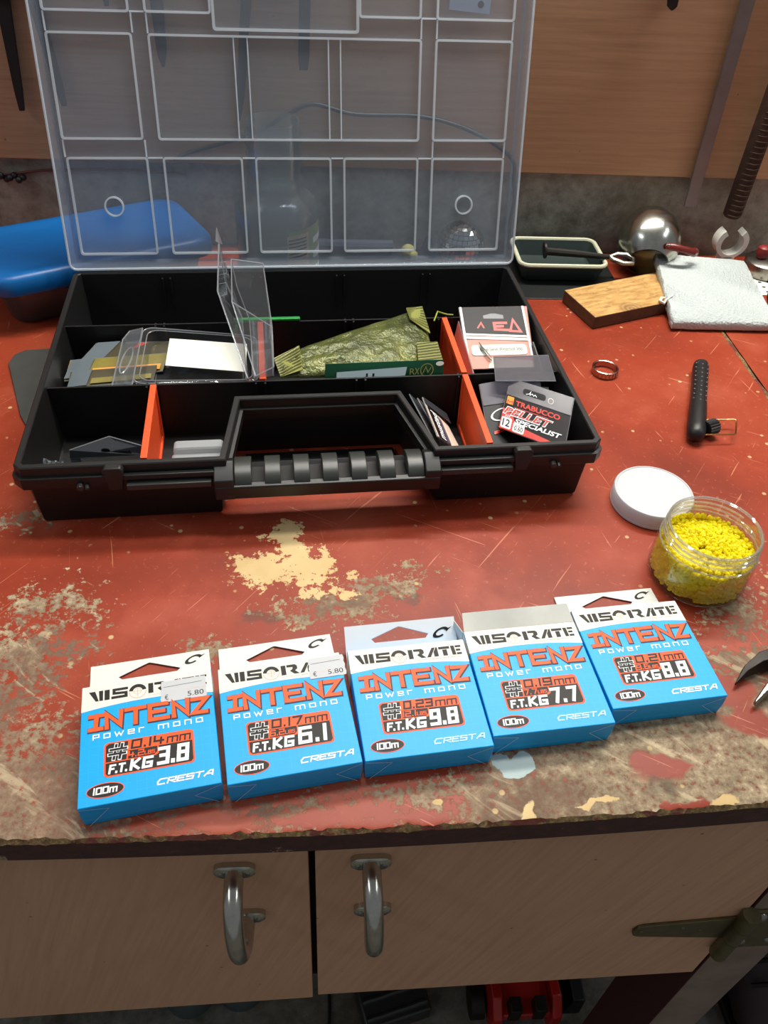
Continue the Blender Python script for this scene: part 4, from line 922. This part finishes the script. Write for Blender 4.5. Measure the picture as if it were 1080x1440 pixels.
sl = s.put('euro_slot', M_blackink, t, poly2(rrect(W_*.24, W_*.60, H_*.76, H_*.88, 2.2)), lift=.16); s.put('slot_print', M_wink, sl, strokes([[(W_*.30+a_, H_*.78+b_) for a_, b_ in ((0, 0), (2.5, 1), (3.5, 3.3), (3.2, .1), (5, 1.7), (6.5, .3), (7.5, 1.7), (9, .3))]], .55), lift=.2)
s.put('wire_ring', M_steel, t, arc_ring(W_*.68, H_*.80, 2.0, 2.5, 0, 360, 16), lift=.2)
s.put('maker_lettering', M_redink, t, font('TRABUCCO', W_*.17, W_*.86, H_*.50, H_*.60, .03), lift=.16)
s.put('maker_mark', M_gold, t, poly2([(1.5, H_*.49), (7.5, H_*.49), (7.5, H_*.64), (1.5, H_*.64)]), lift=.14); s.put('maker_mark', M_redink, t, strokes([[(2.4, H_*.50), (2.4, H_*.56), (4.5, H_*.53), (6.6, H_*.56), (6.6, H_*.50)]], .9), lift=.17)
s.put('small_lettering', M_redink, t, strokes([[(9.5+k*2, H_*.46), (9.5+k*2+1.3, H_*.46)] for k in range(15)], .5), lift=.16)
s.put('product_outline', M_wink, t, font('PELLET', .2, W_*.78, H_*.285, H_*.445, .055, .3), lift=.16); s.put('product_lettering', M_redink, t, font('PELLET', .9, W_*.765, H_*.30, H_*.43, .02, .3), lift=.22)
rf = s.put('red_field', M_redink, t, poly2([(0, 0), (W_, 0), (W_, H_*.05), (24, H_*.12), (13, H_*.16), (9.5, H_*.30), (0, H_*.40)]), lift=.13)
s.put('range_lettering', M_wink, t, font('SPECIALIST', W_*.21, W_*.93, H_*.175, H_*.265, .03, .25), lift=.2)
for x0, x1, y0, y1, a, b in ((.6, 9.8, 1.0, 10.0, 'SIZE', '12'), (11.4, 21.4, .6, 8.0, 'WIRE \u00d8', '0.60')):
    bx_ = s.put('size_box', M_wink, t, poly2(rrect(x0, x1, y0, y1, 1.2)), lift=.18)
    if b == '12': s.put('size_lettering', M_ink, bx_, font(b, x0+1.4, x1-1.4, y0+1.5, y1-1.3, .02), lift=.23); s.put('size_word', M_wink, t, font(a, x0+2.4, x1-2.2, y1+.6, y1+2.4), lift=.23)
    else: s.put('size_lettering', M_ink, bx_, font(b, x0+1.4, x1-1.2, y0+1.2, y0+5.2, .015), font(a, x0+2, x1-2, y1-2.6, y1-1.0), lift=.23)

# ================================================================ things standing at the back of the bench
M_bluep = plain('blue_plastic', srgb(0, 88, 152), .35); 
M_tub = clear('grey_clear_tub', (.62, .64, .62), .18, (.4, .42, .42), .1, .4, .05)
ta = math.radians(29); TF = Matrix.Translation((-.1000, .7640, 0)) @ Matrix.Rotation(ta, 4, 'Z')
tub = thing('storage_tub', 'clear food tub with a glossy blue lid, left behind the tackle box', 'tub', (-.1, .06, 0), TF)
def rl(x0, x1, y0, y1, r, z, n=6): return [(x, y, z) for x, y in rrect(x0, x1, y0, y1, r, n)]
MB().loft([rl(-.195, -.020, .020, .098, .018, .0005), rl(-.198, -.017, .017, .101, .018, .004), rl(-.205, -.008, .008, .110, .020, .042), rl(-.203, -.010, .010, .108, .019, .042), rl(-.196, -.019, .019, .099, .017, .005), rl(-.194, -.022, .022, .096, .016, .0025)], True, True).build('container', M_tub, tub, smooth=40)
MB().loft([rl(-.213, -.0005, .0005, .1175, .022, .038), rl(-.215, 0, 0, .118, .022, .040), rl(-.214, -.001, .001, .117, .022, .051), rl(-.211, -.004, .004, .114, .020, .0545), rl(-.204, -.011, .011, .107, .018, .0555), rl(-.200, -.015, .015, .103, .016, .0535), rl(-.185, -.030, .030, .088, .012, .0532)], False, True).build('tub_lid', M_bluep, tub, smooth=50)
for i, (x0, x1, c_, nm) in enumerate(((-.190, -.135, srgb(150, 40, 96), 'pink'), (-.130, -.075, srgb(60, 120, 36), 'green'), (-.07, -.025, srgb(70, 80, 60), 'olive'))):
    m_ = MB(); m_.loft([rl(x0, x1, .028, .085, .010, .0045), rl(x0, x1, .028, .085, .010, .030), rl(x0+.006, x1-.006, .034, .079, .008, .034)])
    solo('bait_bag', m_, plain(nm+'_bag_film', c_, .4), nm+' packet inside the clear tub under the blue lid', 'packet', (x0, .05, .0045), TF, smooth=60)
m_ = MB(); P = [(-.2725, .600), (-.2700, .632), (-.2640, .6405), (-.2505, .6440), (-.2170, .6480), (-.2045, .4800), (-.2150, .5000), (-.2330, .5300), (-.2440, .5450)]
P = [(-.2725, .620), (-.2710, .634), (-.2640, .6415), (-.2500, .6440), (-.2260, .6460), (-.2155, .5200), (-.2310, .5240), (-.2430, .5450)]
solo('rubber_mat', MB().prism(P, .0002, .0022), plain('dark_grey_rubber', srgb(58, 58, 54), .7, noise=.3, nscale=50), 'dark grey flat rubber sheet showing left of the tackle box', 'mat', (-.245, .59, 0), bevel=.0005)
# big clear bottle with a label
M_pet = clear('clear_bottle_plastic', (.88, .92, .90), .13, (.78, .84, .80), .05, .8, .06)
BX, BY = -.0440, .7800
bo = thing('plastic_bottle', 'large clear ribbed plastic bottle standing behind the raised lid', 'bottle', (BX, BY, 0))
prof = [(.002, .0008), (.034, .0008), (.0385, .006), (.0395, .012)]+[(.0395+(.0008 if k % 2 else -.0006), .014+k*.004) for k in range(14)]+[(.0398, .074), (.0396, .081), (.0375, .0875), (.0320, .0920), (.0275, .0945), (.0255, .099), (.0268, .102), (.0268, .106), (.0248, .108)]+[(.0245+(.0014 if k % 2 else 0), .116+k*.0045) for k in range(9)]+[(.0245, .158), (.0232, .1585), (.0232, .110), (.0240, .098), (.0265, .0935), (.0365, .0865), (.0383, .074), (.0383, .013), (.033, .003), (.002, .003)]
MB().lathe(prof, 48, (BX, BY, 0)).build('bottle_wall', M_pet, bo, smooth=50)
def wrap(r, a0, a1, z0, z1, n=10):
    m2 = MB(); V = []; 
    for k in range(n+1):
        t = math.radians(a0+(a1-a0)*k/n); V += [(BX+r*math.cos(t), BY+r*math.sin(t), z0), (BX+r*math.cos(t), BY+r*math.sin(t), z1), (BX+(r-.0002)*math.cos(t), BY+(r-.0002)*math.sin(t), z0), (BX+(r-.0002)*math.cos(t), BY+(r-.0002)*math.sin(t), z1)]
    m2.add(V, [(4*k, 4*k+4, 4*k+5, 4*k+1) for k in range(n)]+[(4*k+2, 4*k+3, 4*k+7, 4*k+6) for k in range(n)]); return m2
lab = wrap(.0408, -72, 40, .010, .070).build('label', plain('green_bottle_label', srgb(150, 168, 110), .5), bo)
wrap(.0410, -74, -40, .010, .066).build('label_strip', plain('tan_bottle_label', srgb(208, 192, 150), .5), lab)
for k in range(6): wrap(.0412, -72, -44, .044+k*.0034, .0455+k*.0034, 4).build('barcode_bar', M_ink, lab)
for k, (a, b) in enumerate(((.052, .058), (.036, .044), (.020, .027))): wrap(.0411, -30, 20, a, b, 6).build('label_print', M_wink, lab)
# mirror ball
M_mirror = plain('mirror_glass', srgb(214, 220, 214), .04, 1)
mbx = thing('mirror_ball', 'small mirror ball behind the raised lid near its right ring', 'mirror ball', (.148, .818, 0))
MB().sphere((.148, .818, .0262), .0245, 24, 16).build('core', M_ink, mbx)
m_ = MB(); rz = random.Random(4); C_ = Vector((.148, .818, .0262))
for i in range(1, 15):
    th0, th1 = math.pi*i/16, math.pi*(i+1)/16; nn = max(6, int(30*math.sin((th0+th1)/2)))
    for k in range(nn):
        p0, p1 = 2*math.pi*(k+.06)/nn, 2*math.pi*(k+.94)/nn
        f = lambda th, ph, r: C_+Vector((math.sin(th)*math.cos(ph), math.sin(th)*math.sin(ph), -math.cos(th)))*(r+rz.uniform(-.00012, .00012))
        a, b = th0+.012, th1-.012
        m_.add([f(a, p0, .0254), f(a, p1, .0254), f(b, p1, .0254), f(b, p0, .0254)], [(0, 1, 2, 3)])
tl_ = m_.build('mirror_tiles', M_mirror, mbx, smooth=0); tl_['kind'] = 'stuff'
MB().lathe([(.004, .0505), (.004, .0540), (.001, .0545)], 12, (.148, .818, 0), True, True).build('cap', M_steel, mbx)
# scraps behind the box
solo('paper_scrap', MB().prism([(-.070, .790), (-.030, .792), (-.026, .806), (-.062, .816)], .0003, .0009), M_label, 'cream scrap of paper on the bench behind the hinge of the box', 'paper', (-.05, .80, 0))
m_ = MB(); m_.sphere((.094, .838, .0085), .0085, 12, 8, (1, .8, 1)); m_.sphere((.099, .835, .006), .006, 10, 6)
solo('yellow_lump', m_, plain('dull_yellow_wax', srgb(170, 160, 80), .6, noise=.4, nscale=120), 'small dull yellow lump on the bench behind the lid', 'lump', (.095, .838, 0))
m_ = MB(); m_.lathe([(.011, .001), (.0105, .004), (.004, .022), (.002, .026)], 14, (.116, .842, 0), True, True)
solo('cone_plug', m_, plain('dark_blue_plastic', srgb(36, 42, 60), .5), 'dark blue pointed plug beside the yellow lump', 'plug', (.116, .842, 0))
m_ = MB(); m_.tube([(-.010, .853, .0075), (.03, .852, .0075), (.078, .853, .0075)], .007, 10)
solo('dark_pipe', m_, plain('dark_blue_plastic', srgb(36, 42, 60)), 'short dark blue pipe lying along the foot of the wall', 'pipe', (.03, .853, 0))
for o in (bo, mbx)+tuple(bpy.data.objects[n] for n in ('paper_scrap', 'yellow_lump', 'cone_plug', 'dark_pipe')): o.location.z += .0012   # they stand on the plate
# ---------------------------------------------------------------- right rear corner
solo('black_plate', MB().prism([(.318, .7535), (.318, .862), (-.090, .862), (-.090, .770), (.196, .770), (.196, .7535)], .0002, .0012), plain('black_painted_plate', srgb(30, 33, 32), .4, noise=.3), 'flat black plate on the bench running behind the raised lid and under the dark tray', 'plate', (.26, .80, 0), bevel=.0006)
ty = thing('tray', 'small dark green tray with a cream rim holding an iron peg', 'tray', (.254, .818, .0032))
M_tray = plain('dark_green_enamel', srgb(38, 48, 46), .4)
MB().loft([rl(.214, .297, .791, .846, .008, .0034), rl(.208, .302, .785, .852, .010, .0210), rl(.211, .299, .788, .849, .008, .0210), rl(.2165, .2945, .7935, .8435, .007, .0062)], True, True).build('body', M_tray, ty, smooth=40)
m_ = MB(); m_.tube([(x, y, .0218) for x, y in rrect(.2085, .3015, .7855, .8515, .010, 6)], .0023, 8, closed=True); m_.build('rim', plain('cream_enamel', srgb(190, 190, 164), .4), ty)
pg = thing('iron_peg', 'old iron peg with a round plate and a loop end, resting across the tray', 'peg', (.28, .80, .023))
m_ = MB(); m_.M = Matrix.Translation((.2365, .8060, .0295)) @ Matrix.Rotation(math.radians(84), 4, 'Y'); m_.lathe([(.0085, -.001), (.0085, .001)], 16, (0, 0, 0), True, True); m_.build('disc', M_iron, pg)
MB().tube([(.2370, .8060, .0285), (.2700, .8035, .0275), (.3060, .8000, .0262)], [.0042, .0038, .0024], 10).build('shank', M_iron, pg)
MB().tube([(.3060, .8000, .0262), (.3150, .8040, .0275), (.3260, .8030, .0275), (.3320, .7970, .0255), (.3290, .7900, .0240), (.3190, .7900, .0240), (.3100, .7950, .0255)], .0026, 8, closed=True).build('loop', M_steel, pg)
pot = thing('metal_pot', 'dented shiny metal pot lying on its side with a red-brown handle', 'pot', (.352, .822, 0))
m_ = MB(); m_.M = Matrix.Translation((.354, .8235, .0342)) @ Matrix.Rotation(math.radians(-62), 4, 'X') @ Matrix.Rotation(math.radians(12), 4, 'Y')
m_.lathe([(.0005, .0345), (.006, .0343), (.016, .0318), (.026, .0250), (.0322, .0140), (.0342, .002), (.0330, -.010), (.0290, -.0200), (.0235, -.0265), (.022, -.0285), (.0205, -.0280), (.027, -.019), (.031, -.009)], 40); m_.build('bowl', M_chrome, pot, smooth=60)
MB().tube([(.3600, .7900, .0440), (.3660, .7865, .0450), (.3800, .7840, .0430), (.3890, .7860, .0400), (.3930, .7920, .0370)], [.0032, .0040, .0036, .0042, .0050], 10).build('handle', plain('red_brown_bakelite', srgb(104, 34, 28), .3), pot)
m_ = MB(); m_.sphere((.3612, .7868, .0462), .0018, 8, 6); m_.build('rivet', M_steel, pot)
def mat_pine():
    t = NT('stained_pine'); g = t.noise(4, 5, .6, t.mapv((16, 60, 60), (0, 0, math.radians(-23)))); n = t.noise(40, 4); n2 = t.noise(90, 5)
    c = t.ramp(g, [(.3, srgb(152, 108, 54)), (.55, srgb(188, 146, 84)), (.75, srgb(206, 168, 106))])
    kd = t.n('VectorMath'); kd.operation = 'DISTANCE'; t.put(kd.inputs[0], t.coord()); kd.inputs[1].default_value = (.009, -.022, .013)
    ring = t.math('SINE', t.math('MULTIPLY', t.math('ADD', kd.outputs['Value'], t.math('MULTIPLY', n, .006)), 1400))
    c = t.mix(t.math('MULTIPLY', t.step(kd.outputs['Value'], .018, .006), t.math('ADD', .45, t.math('MULTIPLY', ring, .25))), c, srgb(96, 66, 34))
    c = t.mix(t.math('MULTIPLY', t.step(n2, .55, .7), .5), c, srgb(104, 78, 40))
    s_ = t.n('NewGeometry'); z = t.xyz(s_.outputs['Normal'])[2]
    return t.pbr(c, .7, 0, t.bump(n2, .3, .001))
P = [(.2480, .7490), (.2665, .6940), (.3840, .7400), (.3660, .7960)]
solo('wood_block', MB().prism(P, .0004, .0135), mat_pine(), 'rough offcut of yellow pine board with a dark knot', 'board', (.30, .735, 0), bevel=.0008, mats=[plain('dark_sawn_end', srgb(96, 62, 36), .8, noise=.6, nscale=110)], pick=lambda p: 0 if p.normal.z > .5 else 1)
def mat_foam():
    t = NT('white_packing_foam'); v = t.voro(420); n = t.noise(500, 3)
    c = t.mix(t.math('MULTIPLY', n, .3), srgb(190, 197, 194), srgb(158, 166, 162))
    return t.pbr(c, .6, 0, t.bump(t.math('ADD', v, n), .7, .0012), .4, Subsurface_Weight=.2, Subsurface_Radius=(.01, .01, .01), Subsurface_Scale=.4)
fz = lambda y: .0012+max(0, (y-.700))*.150
m_ = MB(); fl = [(.3450, .6925), (.4530, .6910), (.4560, .8000), (.3590, .8100)]
rr2 = random.Random(8)
def foamloop(dz, ins):
    out = []; n = 14
    for i in range(4):
        a, b = Vector(fl[i]), Vector(fl[(i+1) % 4])
        for k in range(n):
            p = a.lerp(b, k/n); c0 = Vector((.403, .749)); p = c0+(p-c0)*(1-ins)+Vector((rr2.uniform(-.0006, .0006), rr2.uniform(-.0006, .0006)))
            z = .0150+(p.y-.700)*.06 if False else .0010+max(0., (p.y-.695))*.135
            out.append((p.x, p.y, z+dz))
    return out
m_.loft([foamloop(.0006, .03), foamloop(.0020, .004), foamloop(.0085, .0), foamloop(.0108, .025)])
solo('foam_sheet', m_, mat_foam(), 'thick white packing foam sheet leaning on the pine offcut', 'foam', (.40, .75, 0), smooth=60)
m_ = MB(); m_.tube([(.3495, .7330, .0150), (.3440, .7300, .0165), (.3405, .7245, .0160), (.3445, .7215, .0150), (.3470, .7260, .0160), (.3560, .7320, .0185)], [.0008, .0016, .0018, .0014, .0010, .0006], 6)
solo('foam_tuft', m_, M_label, 'torn white tuft of foam on the edge of the foam sheet', 'foam', (.345, .727, .0145))
# pipe clip, tin, chart, dark lump
m_ = MB(); n = 26
cc = Vector((.4520, .836, .0300)); lo = []
for k in range(n+1):
    t = math.radians(128+(412-128)*k/n); w_ = .0034+.0012*math.cos(k/n*2*math.pi); ri, ro = .0125, .0125+w_+.0015
    d_ = Vector((math.cos(t), 0, math.sin(t))); lo.append([cc+d_*ri+Vector((0, -.007, 0)), cc+d_*ro+Vector((0, -.007, 0)), cc+d_*ro+Vector((0, .007, 0)), cc+d_*ri+Vector((0, .007, 0))])
m_.loft(lo); m_.box(.4445, .4595, .829, .843, .0008, .0150)
solo('pipe_clip', m_, plain('off_white_plastic', srgb(206, 204, 194), .4), 'open white plastic pipe clip standing behind the foam', 'clip', (.452, .836, 0), smooth=40)
tn = thing('small_tin', 'small round metal tin with a red knob behind the foam', 'tin', (.4960, .8220, .001))
MB().lathe([(.0225, .0012), (.0235, .0025), (.0235, .0100), (.0245, .0105), (.0245, .0155), (.0230, .0170), (.0080, .0195), (.0005, .0198)], 36, (.4960, .8220, 0), True).build('body', M_steel, tn, smooth=40)
MB().lathe([(.0045, .0190), (.0062, .0215), (.0070, .0260), (.0062, .0305), (.0035, .0325), (.0005, .0328)], 20, (.4860, .8220, 0), True).build('knob', plain('dark_red_plastic', srgb(128, 40, 36), .4), tn)
ch = thing('spotted_card', 'white card printed with rows of dark spots, under the tin', 'card', (.50, .80, 0))
MB().box(.466, .560, .770, .850, .0002, .0008).build('sheet', M_label, ch, smooth=0)
for i in range(9):
    for j in range(4): MB().add([(.472+i*.010+a, .777+j*.011+b, .00095) for a, b in ell(0, 0, .0022, .0018, 8)], [tuple(range(8))]).build('spot', M_ink, ch, smooth=0)
m_ = MB(); m_.sphere((.478, .742, .012), .014, 14, 10, (1, 1.3, .85)); m_.tube([(.478, .742, .012), (.50, .75, .012), (.53, .752, .010)], [.009, .007, .006], 10)
solo('black_grip', m_, M_grip, 'dark rubber grip lying right of the foam sheet', 'grip', (.48, .745, 0), smooth=60)
# ---------------------------------------------------------------- on the wall
def nail(parent, x, z):
    m2 = MB(); m2.tube([(x, .8585, z), (x, .844, z+.001)], .0012, 6); m2.build('nail', M_steel, parent)
def blade_tool(name, label, x0, z0, x1, z1, wt, wb, mat, tipr=.3, y=.851, grp='tools hanging on the wall board', hm=None, cat='file'):
    "a flat tool hanging from a nail: blade from (x1,z1) at the top to its tip (x0,z0), with a handle above"
    t = thing(name, label, cat, (x0, y, z0), None, grp)
    m2 = MB(); n = 10; lo = []
    for k in range(n+1):
        f = k/n; x, z = x0+(x1-x0)*f, z0+(z1-z0)*f; wd = (wb+(wt-wb)*f)*(tipr+(1-tipr)*min(1, f*n/1.6))/2
        lo.append([(x-wd, y-.0016, z), (x+wd, y-.0016, z), (x+wd, y+.0016, z), (x-wd, y+.0016, z)])
    m2.loft(lo); m2.build('blade', mat, t, smooth=30, bevel=.0005)
    dx, dz = (x1-x0), (z1-z0); L_ = math.hypot(dx, dz); ux, uz = dx/L_, dz/L_
    MB().tube([(x1+ux*s_, y-.001, z1+uz*s_) for s_ in (-.004, .01, .05, .09, .10)], [wt*.45, wt*.8, wt*1.0, wt*.8, wt*.3], 10).build('handle', hm or M_iron, t, smooth=60)
    nail(t, x1+ux*.104, z1+uz*.104); return t
M_darkfile = plain('dark_file_steel', srgb(40, 38, 38), .5, .5, .3, 140)
blade_tool('hand_file', 'dark narrow file hanging at the far left of the wall board', -.2872, .1385, -.2810, .235, .0130, .0068, M_darkfile, .7)
blade_tool('hand_file', 'dark tapered file seen through the left edge of the lid', -.2464, .1440, -.2545, .240, .0120, .0075, M_darkfile, .6)
blade_tool('hand_file', 'short pointed file seen through the lid left of its handle recess', -.1478, .1815, -.1462, .250, .0125, .0085, M_darkfile, .35)
blade_tool('flat_scraper', 'long slim blade seen through the lid above the bottle', -.0810, .1350, -.0660, .245, .0100, .0075, M_darkfile, .35, cat='scraper')
blade_tool('round_rasp', 'round-ended dark bar seen through the middle of the lid', -.0165, .1830, -.0140, .250, .0105, .0105, M_darkfile, .75, cat='bar')
blade_tool('punch', 'short dark punch tip at the top left seen through the lid', -.1912, .2290, -.1905, .260, .0060, .0048, M_darkfile, .8, cat='punch')
blade_tool('pointed_marker', 'dark pointed tool tip at the top of the board right of the lid', .3255, .2448, .3235, .2620, .0120, .0085, M_iron, .12, cat='tool')
m_ = MB(); m_.lathe([(.004, 0), (.006, .004), (.006, .03), (.004, .034)], 12, (0, 0, 0), True, True)
t = thing('metal_strip', 'long grey flat steel strip hanging down the right of the board', 'strip', (.400, .851, .0625), None, 'tools hanging on the wall board')
MB().loft([[(.3940, .8495, .0625), (.4072, .8495, .0612), (.4072, .8525, .0612), (.3940, .8525, .0625)], [(.3875, .8495, .30), (.4010, .8495, .30), (.4010, .8525, .30), (.3875, .8525, .30)], [(.3815, .8495, .52), (.3950, .8495, .52), (.3950, .8525, .52), (.3815, .8525, .52)]]).build('strip', plain('grey_steel_strip', srgb(126, 118, 114), .45, .6, .3, 30), t, bevel=.0004); nail(t, .3885, .51)
t = thing('rusty_rasp', 'thick rusty toothed rod hanging at the right edge', 'rasp', (.447, .841, .058), None, 'tools hanging on the wall board')
MB().tube([(.4462, .841, .0560), (.4463, .841, .0585), (.4475, .841, .15), (.452, .841, .42)], [.0075, .0098, .0104, .0110], 16).build('rod', M_rust, t, smooth=60)
for k in range(26): MB().tube([(.4463+.00006*k+.0085*math.cos(a), .841+.0104*math.sin(a), .060+k*.0055) for a in (math.radians(-150+20*q) for q in range(7))], .0011, 5).build('tooth_row', M_rust, t)
nail(t, .452, .41)
def wall_cord(name, label, pts, r, mat, cat='cable'):
    P = [Vector(p) for p in pts]; out = []
    for i in range(len(P)-1):
        p0, p1, p2, p3 = P[max(0, i-1)], P[i], P[i+1], P[min(len(P)-1, i+2)]
        for k in range(6):
            f = k/6; out.append(.5*((2*p1)+(p2-p0)*f+(2*p0-5*p1+4*p2-p3)*f*f+(3*p1-p0-3*p2+p3)*f**3))
    out.append(P[-1]); m2 = MB(); m2.tube(out, r, 8); return solo(name, m2, mat, label, cat, tuple(P[0]), smooth=60)
y_ = .8545
wall_cord('black_cable', 'black cable sagging across the board behind the raised lid', [(-.150, y_, .096), (-.128, y_, .104), (-.068, y_, .1225), (-.036, y_, .140), (-.008, y_, .152), (.033, y_, .144), (.096, y_, .144), (.140, y_, .1355), (.178, y_, .1195), (.199, y_, .103), (.203, y_, .084), (.2080, .8600, .060), (.2085, .8640, .030), (.212, .8640, .004)], .0021, M_grip)
m_w = wall_cord('red_wire', 'thin red-brown wire running along the concrete at the left', [(-.345, .865, .0690), (-.315, .866, .0725), (-.285, .866, .0765), (-.250, .866, .0780), (-.20, .866, .0790), (-.14, .866, .0765)], .0012, plain('red_brown_wire', srgb(96, 44, 36), .5), 'wire')
m_ = MB()
for k in range(7): m_.sphere((-.331+k*.0042, .8615-(k % 2)*.002, .0705+.0022*math.sin(k*2.1)), .0034, 8, 6)
solo('wire_knot', m_, M_grip, 'black knotted lump on the red wire at the left edge', 'knot', (-.32, .862, .0675), smooth=60)
t = thing('wall_card', 'small pale plastic card pinned to the board, seen through the top of the lid', 'card', (.14, .855, .23))
MB().prism_y([(.1180, .2370), (.1560, .2345), (.1560, .2800), (.1180, .2800)], .8552, .8560).build('sheet', plain('pale_blue_card', srgb(176, 190, 206), .5), t); nail(t, .137, .275)
MB().add([(.147+.003*math.cos(a), .8550, .2420+.003*math.sin(a)) for a in (2*math.pi*k/12 for k in range(12))], [tuple(range(12))]).build('dot', M_darkfile, t, smooth=0)

# ================================================================ under the bench
M_glass = clear('dusty_bottle_glass', (.5, .6, .6), .35, (.35, .42, .42), .15, .4, .05)
for i, (x, y, lab) in enumerate(((-.168, .345, 'dusty glass jar on the floor, left of the pair under the bench'), (-.105, .350, 'dusty glass jar on the floor, right of the pair under the bench'))):
    m_ = MB(); m_.lathe([(.002, -.7495), (.029, -.7495), (.031, -.744), (.031, -.66), (.026, -.645), (.026, -.630), (.024, -.630), (.024, -.646), (.029, -.66), (.029, -.742), (.002, -.746)], 32, (x, y, 0)); solo('glass_jar', m_, M_glass, lab, 'jar', (x, y, -.7498), group='jars under the bench', smooth=50)
cs = thing('tool_case', 'black ridged plastic case lying on the floor under the bench', 'case', (.083, .33, -.75))
m_ = MB(); cm = Matrix.Translation((.083, .325, -.75)) @ Matrix.Rotation(math.radians(14), 4, 'Z'); m_.M = cm; m_.box(-.042, .042, -.032, .032, .0005, .034); m_.build('body', M_blackg, cs, bevel=.003)
for k in range(3):
    m_ = MB(); m_.M = cm; m_.tube([(-.038+q*.0095, -.022+k*.020, .035+.0012*math.sin(q*2)) for q in range(9)], .0035, 8); m_.build('ridge', M_blackg, cs)
jk = thing('trolley_jack', 'red trolley jack with black wheels on the floor under the bench', 'jack', (.24, .34, -.75)); M_red = plain('red_enamel', srgb(176, 28, 22), .35)
for x in (.200, .272): MB().loft([[(x, .28, -.735), (x, .46, -.735), (x, .46, -.695), (x, .30, -.672), (x, .28, -.69)], [(x+.012, .28, -.735), (x+.012, .46, -.735), (x+.012, .46, -.695), (x+.012, .30, -.672), (x+.012, .28, -.69)]]).build('side_plate', M_red, jk, bevel=.002)
MB().box(.212, .272, .285, .335, -.705, -.690).build('cross_plate', M_red, jk, bevel=.002)
MB().tube([(.242, .345, -.690), (.242, .33, -.655), (.242, .322, -.63)], [.016, .013, .012], 14).build('handle_socket', M_red, jk)
for x in (.188, .286):
    m_ = MB(); m_.M = Matrix.Translation((x, .315, -.728)) @ Matrix.Rotation(math.radians(90), 4, 'Y'); m_.lathe([(.0215, -.008), (.0215, .008)], 20, (0, 0, 0), True, True); m_.build('wheel', M_iron, jk)
for dx in (-.016, .014): MB().box(.242+dx-.007, .242+dx+.007, .283, .30, -.7, -.668).build('spring_plate', M_iron, jk, bevel=.001)
solo('rubber_strip', MB().loft([[(.300, .30, -.7495), (.322, .30, -.7495), (.322, .40, -.7495), (.300, .40, -.7495)], [(.304, .30, -.70), (.320, .30, -.70), (.320, .40, -.70), (.304, .40, -.70)]]), M_grip, 'black rubber strip standing on the floor right of the jack', 'strip', (.31, .35, -.75), bevel=.002)
solo('cable_line', MB().tube([(.004, .27, -.747), (.006, .32, -.747), (.004, .40, -.747)], .0022, 6), M_grip, 'thin dark cable on the floor between jars and case', 'cable', (.005, .32, -.75))
sh = thing('work_boot', 'dark worn leather boot on the floor at the right', 'boot', (.545, .32, -.75))
m_ = MB(); lo = []
for y, wd, h, zc in ((.24, .020, .030, .004), (.25, .042, .050, .003), (.28, .050, .064, .002), (.32, .048, .085, .002), (.36, .044, .120, .002), (.40, .046, .150, .002), (.43, .036, .150, .004)):
    lo.append([(.555+wd*math.cos(a), y, -.747+zc+max(0, h*.5*(1+math.sin(a)))) for a in (2*math.pi*k/16 for k in range(16))])
m_.loft(lo); m_.build('upper', plain('worn_dark_leather', srgb(52, 34, 36), .6, noise=.5, nscale=40), sh, smooth=60)
m_ = MB(); m_.prism([(.507, .25), (.53, .236), (.58, .236), (.603, .25), (.606, .33), (.603, .44), (.507, .44), (.504, .33)], -.7495, -.738); m_.build('sole', M_grip, sh, bevel=.002)
for k in range(3): MB().tube([(.520, .30+k*.022, -.672+k*.014), (.555, .296+k*.022, -.655+k*.016), (.590, .30+k*.022, -.672+k*.014)], .003, 8).build('lace', M_iron, sh)
m_ = MB(); m_.patch((.60, .28, -.70), (.70, .29, -.70), (.70, .40, -.68), (.61, .40, -.68), 12, 12, lambda a, b: .02*nz.noise((a*4, b*4, 7))-.03*abs(a-.5), .002)
solo('blue_rag', m_, plain('blue_cloth', srgb(44, 66, 104), .9), 'crumpled blue rag on the floor right of the boot', 'rag', (.65, .34, -.748), smooth=60)
MB().box(.3385, .520, .212, .250, -.262, -.205).build('side_rail', plain('pale_rail_wood', srgb(150, 112, 78), .75, noise=.4, nscale=40), bench, bevel=.001)
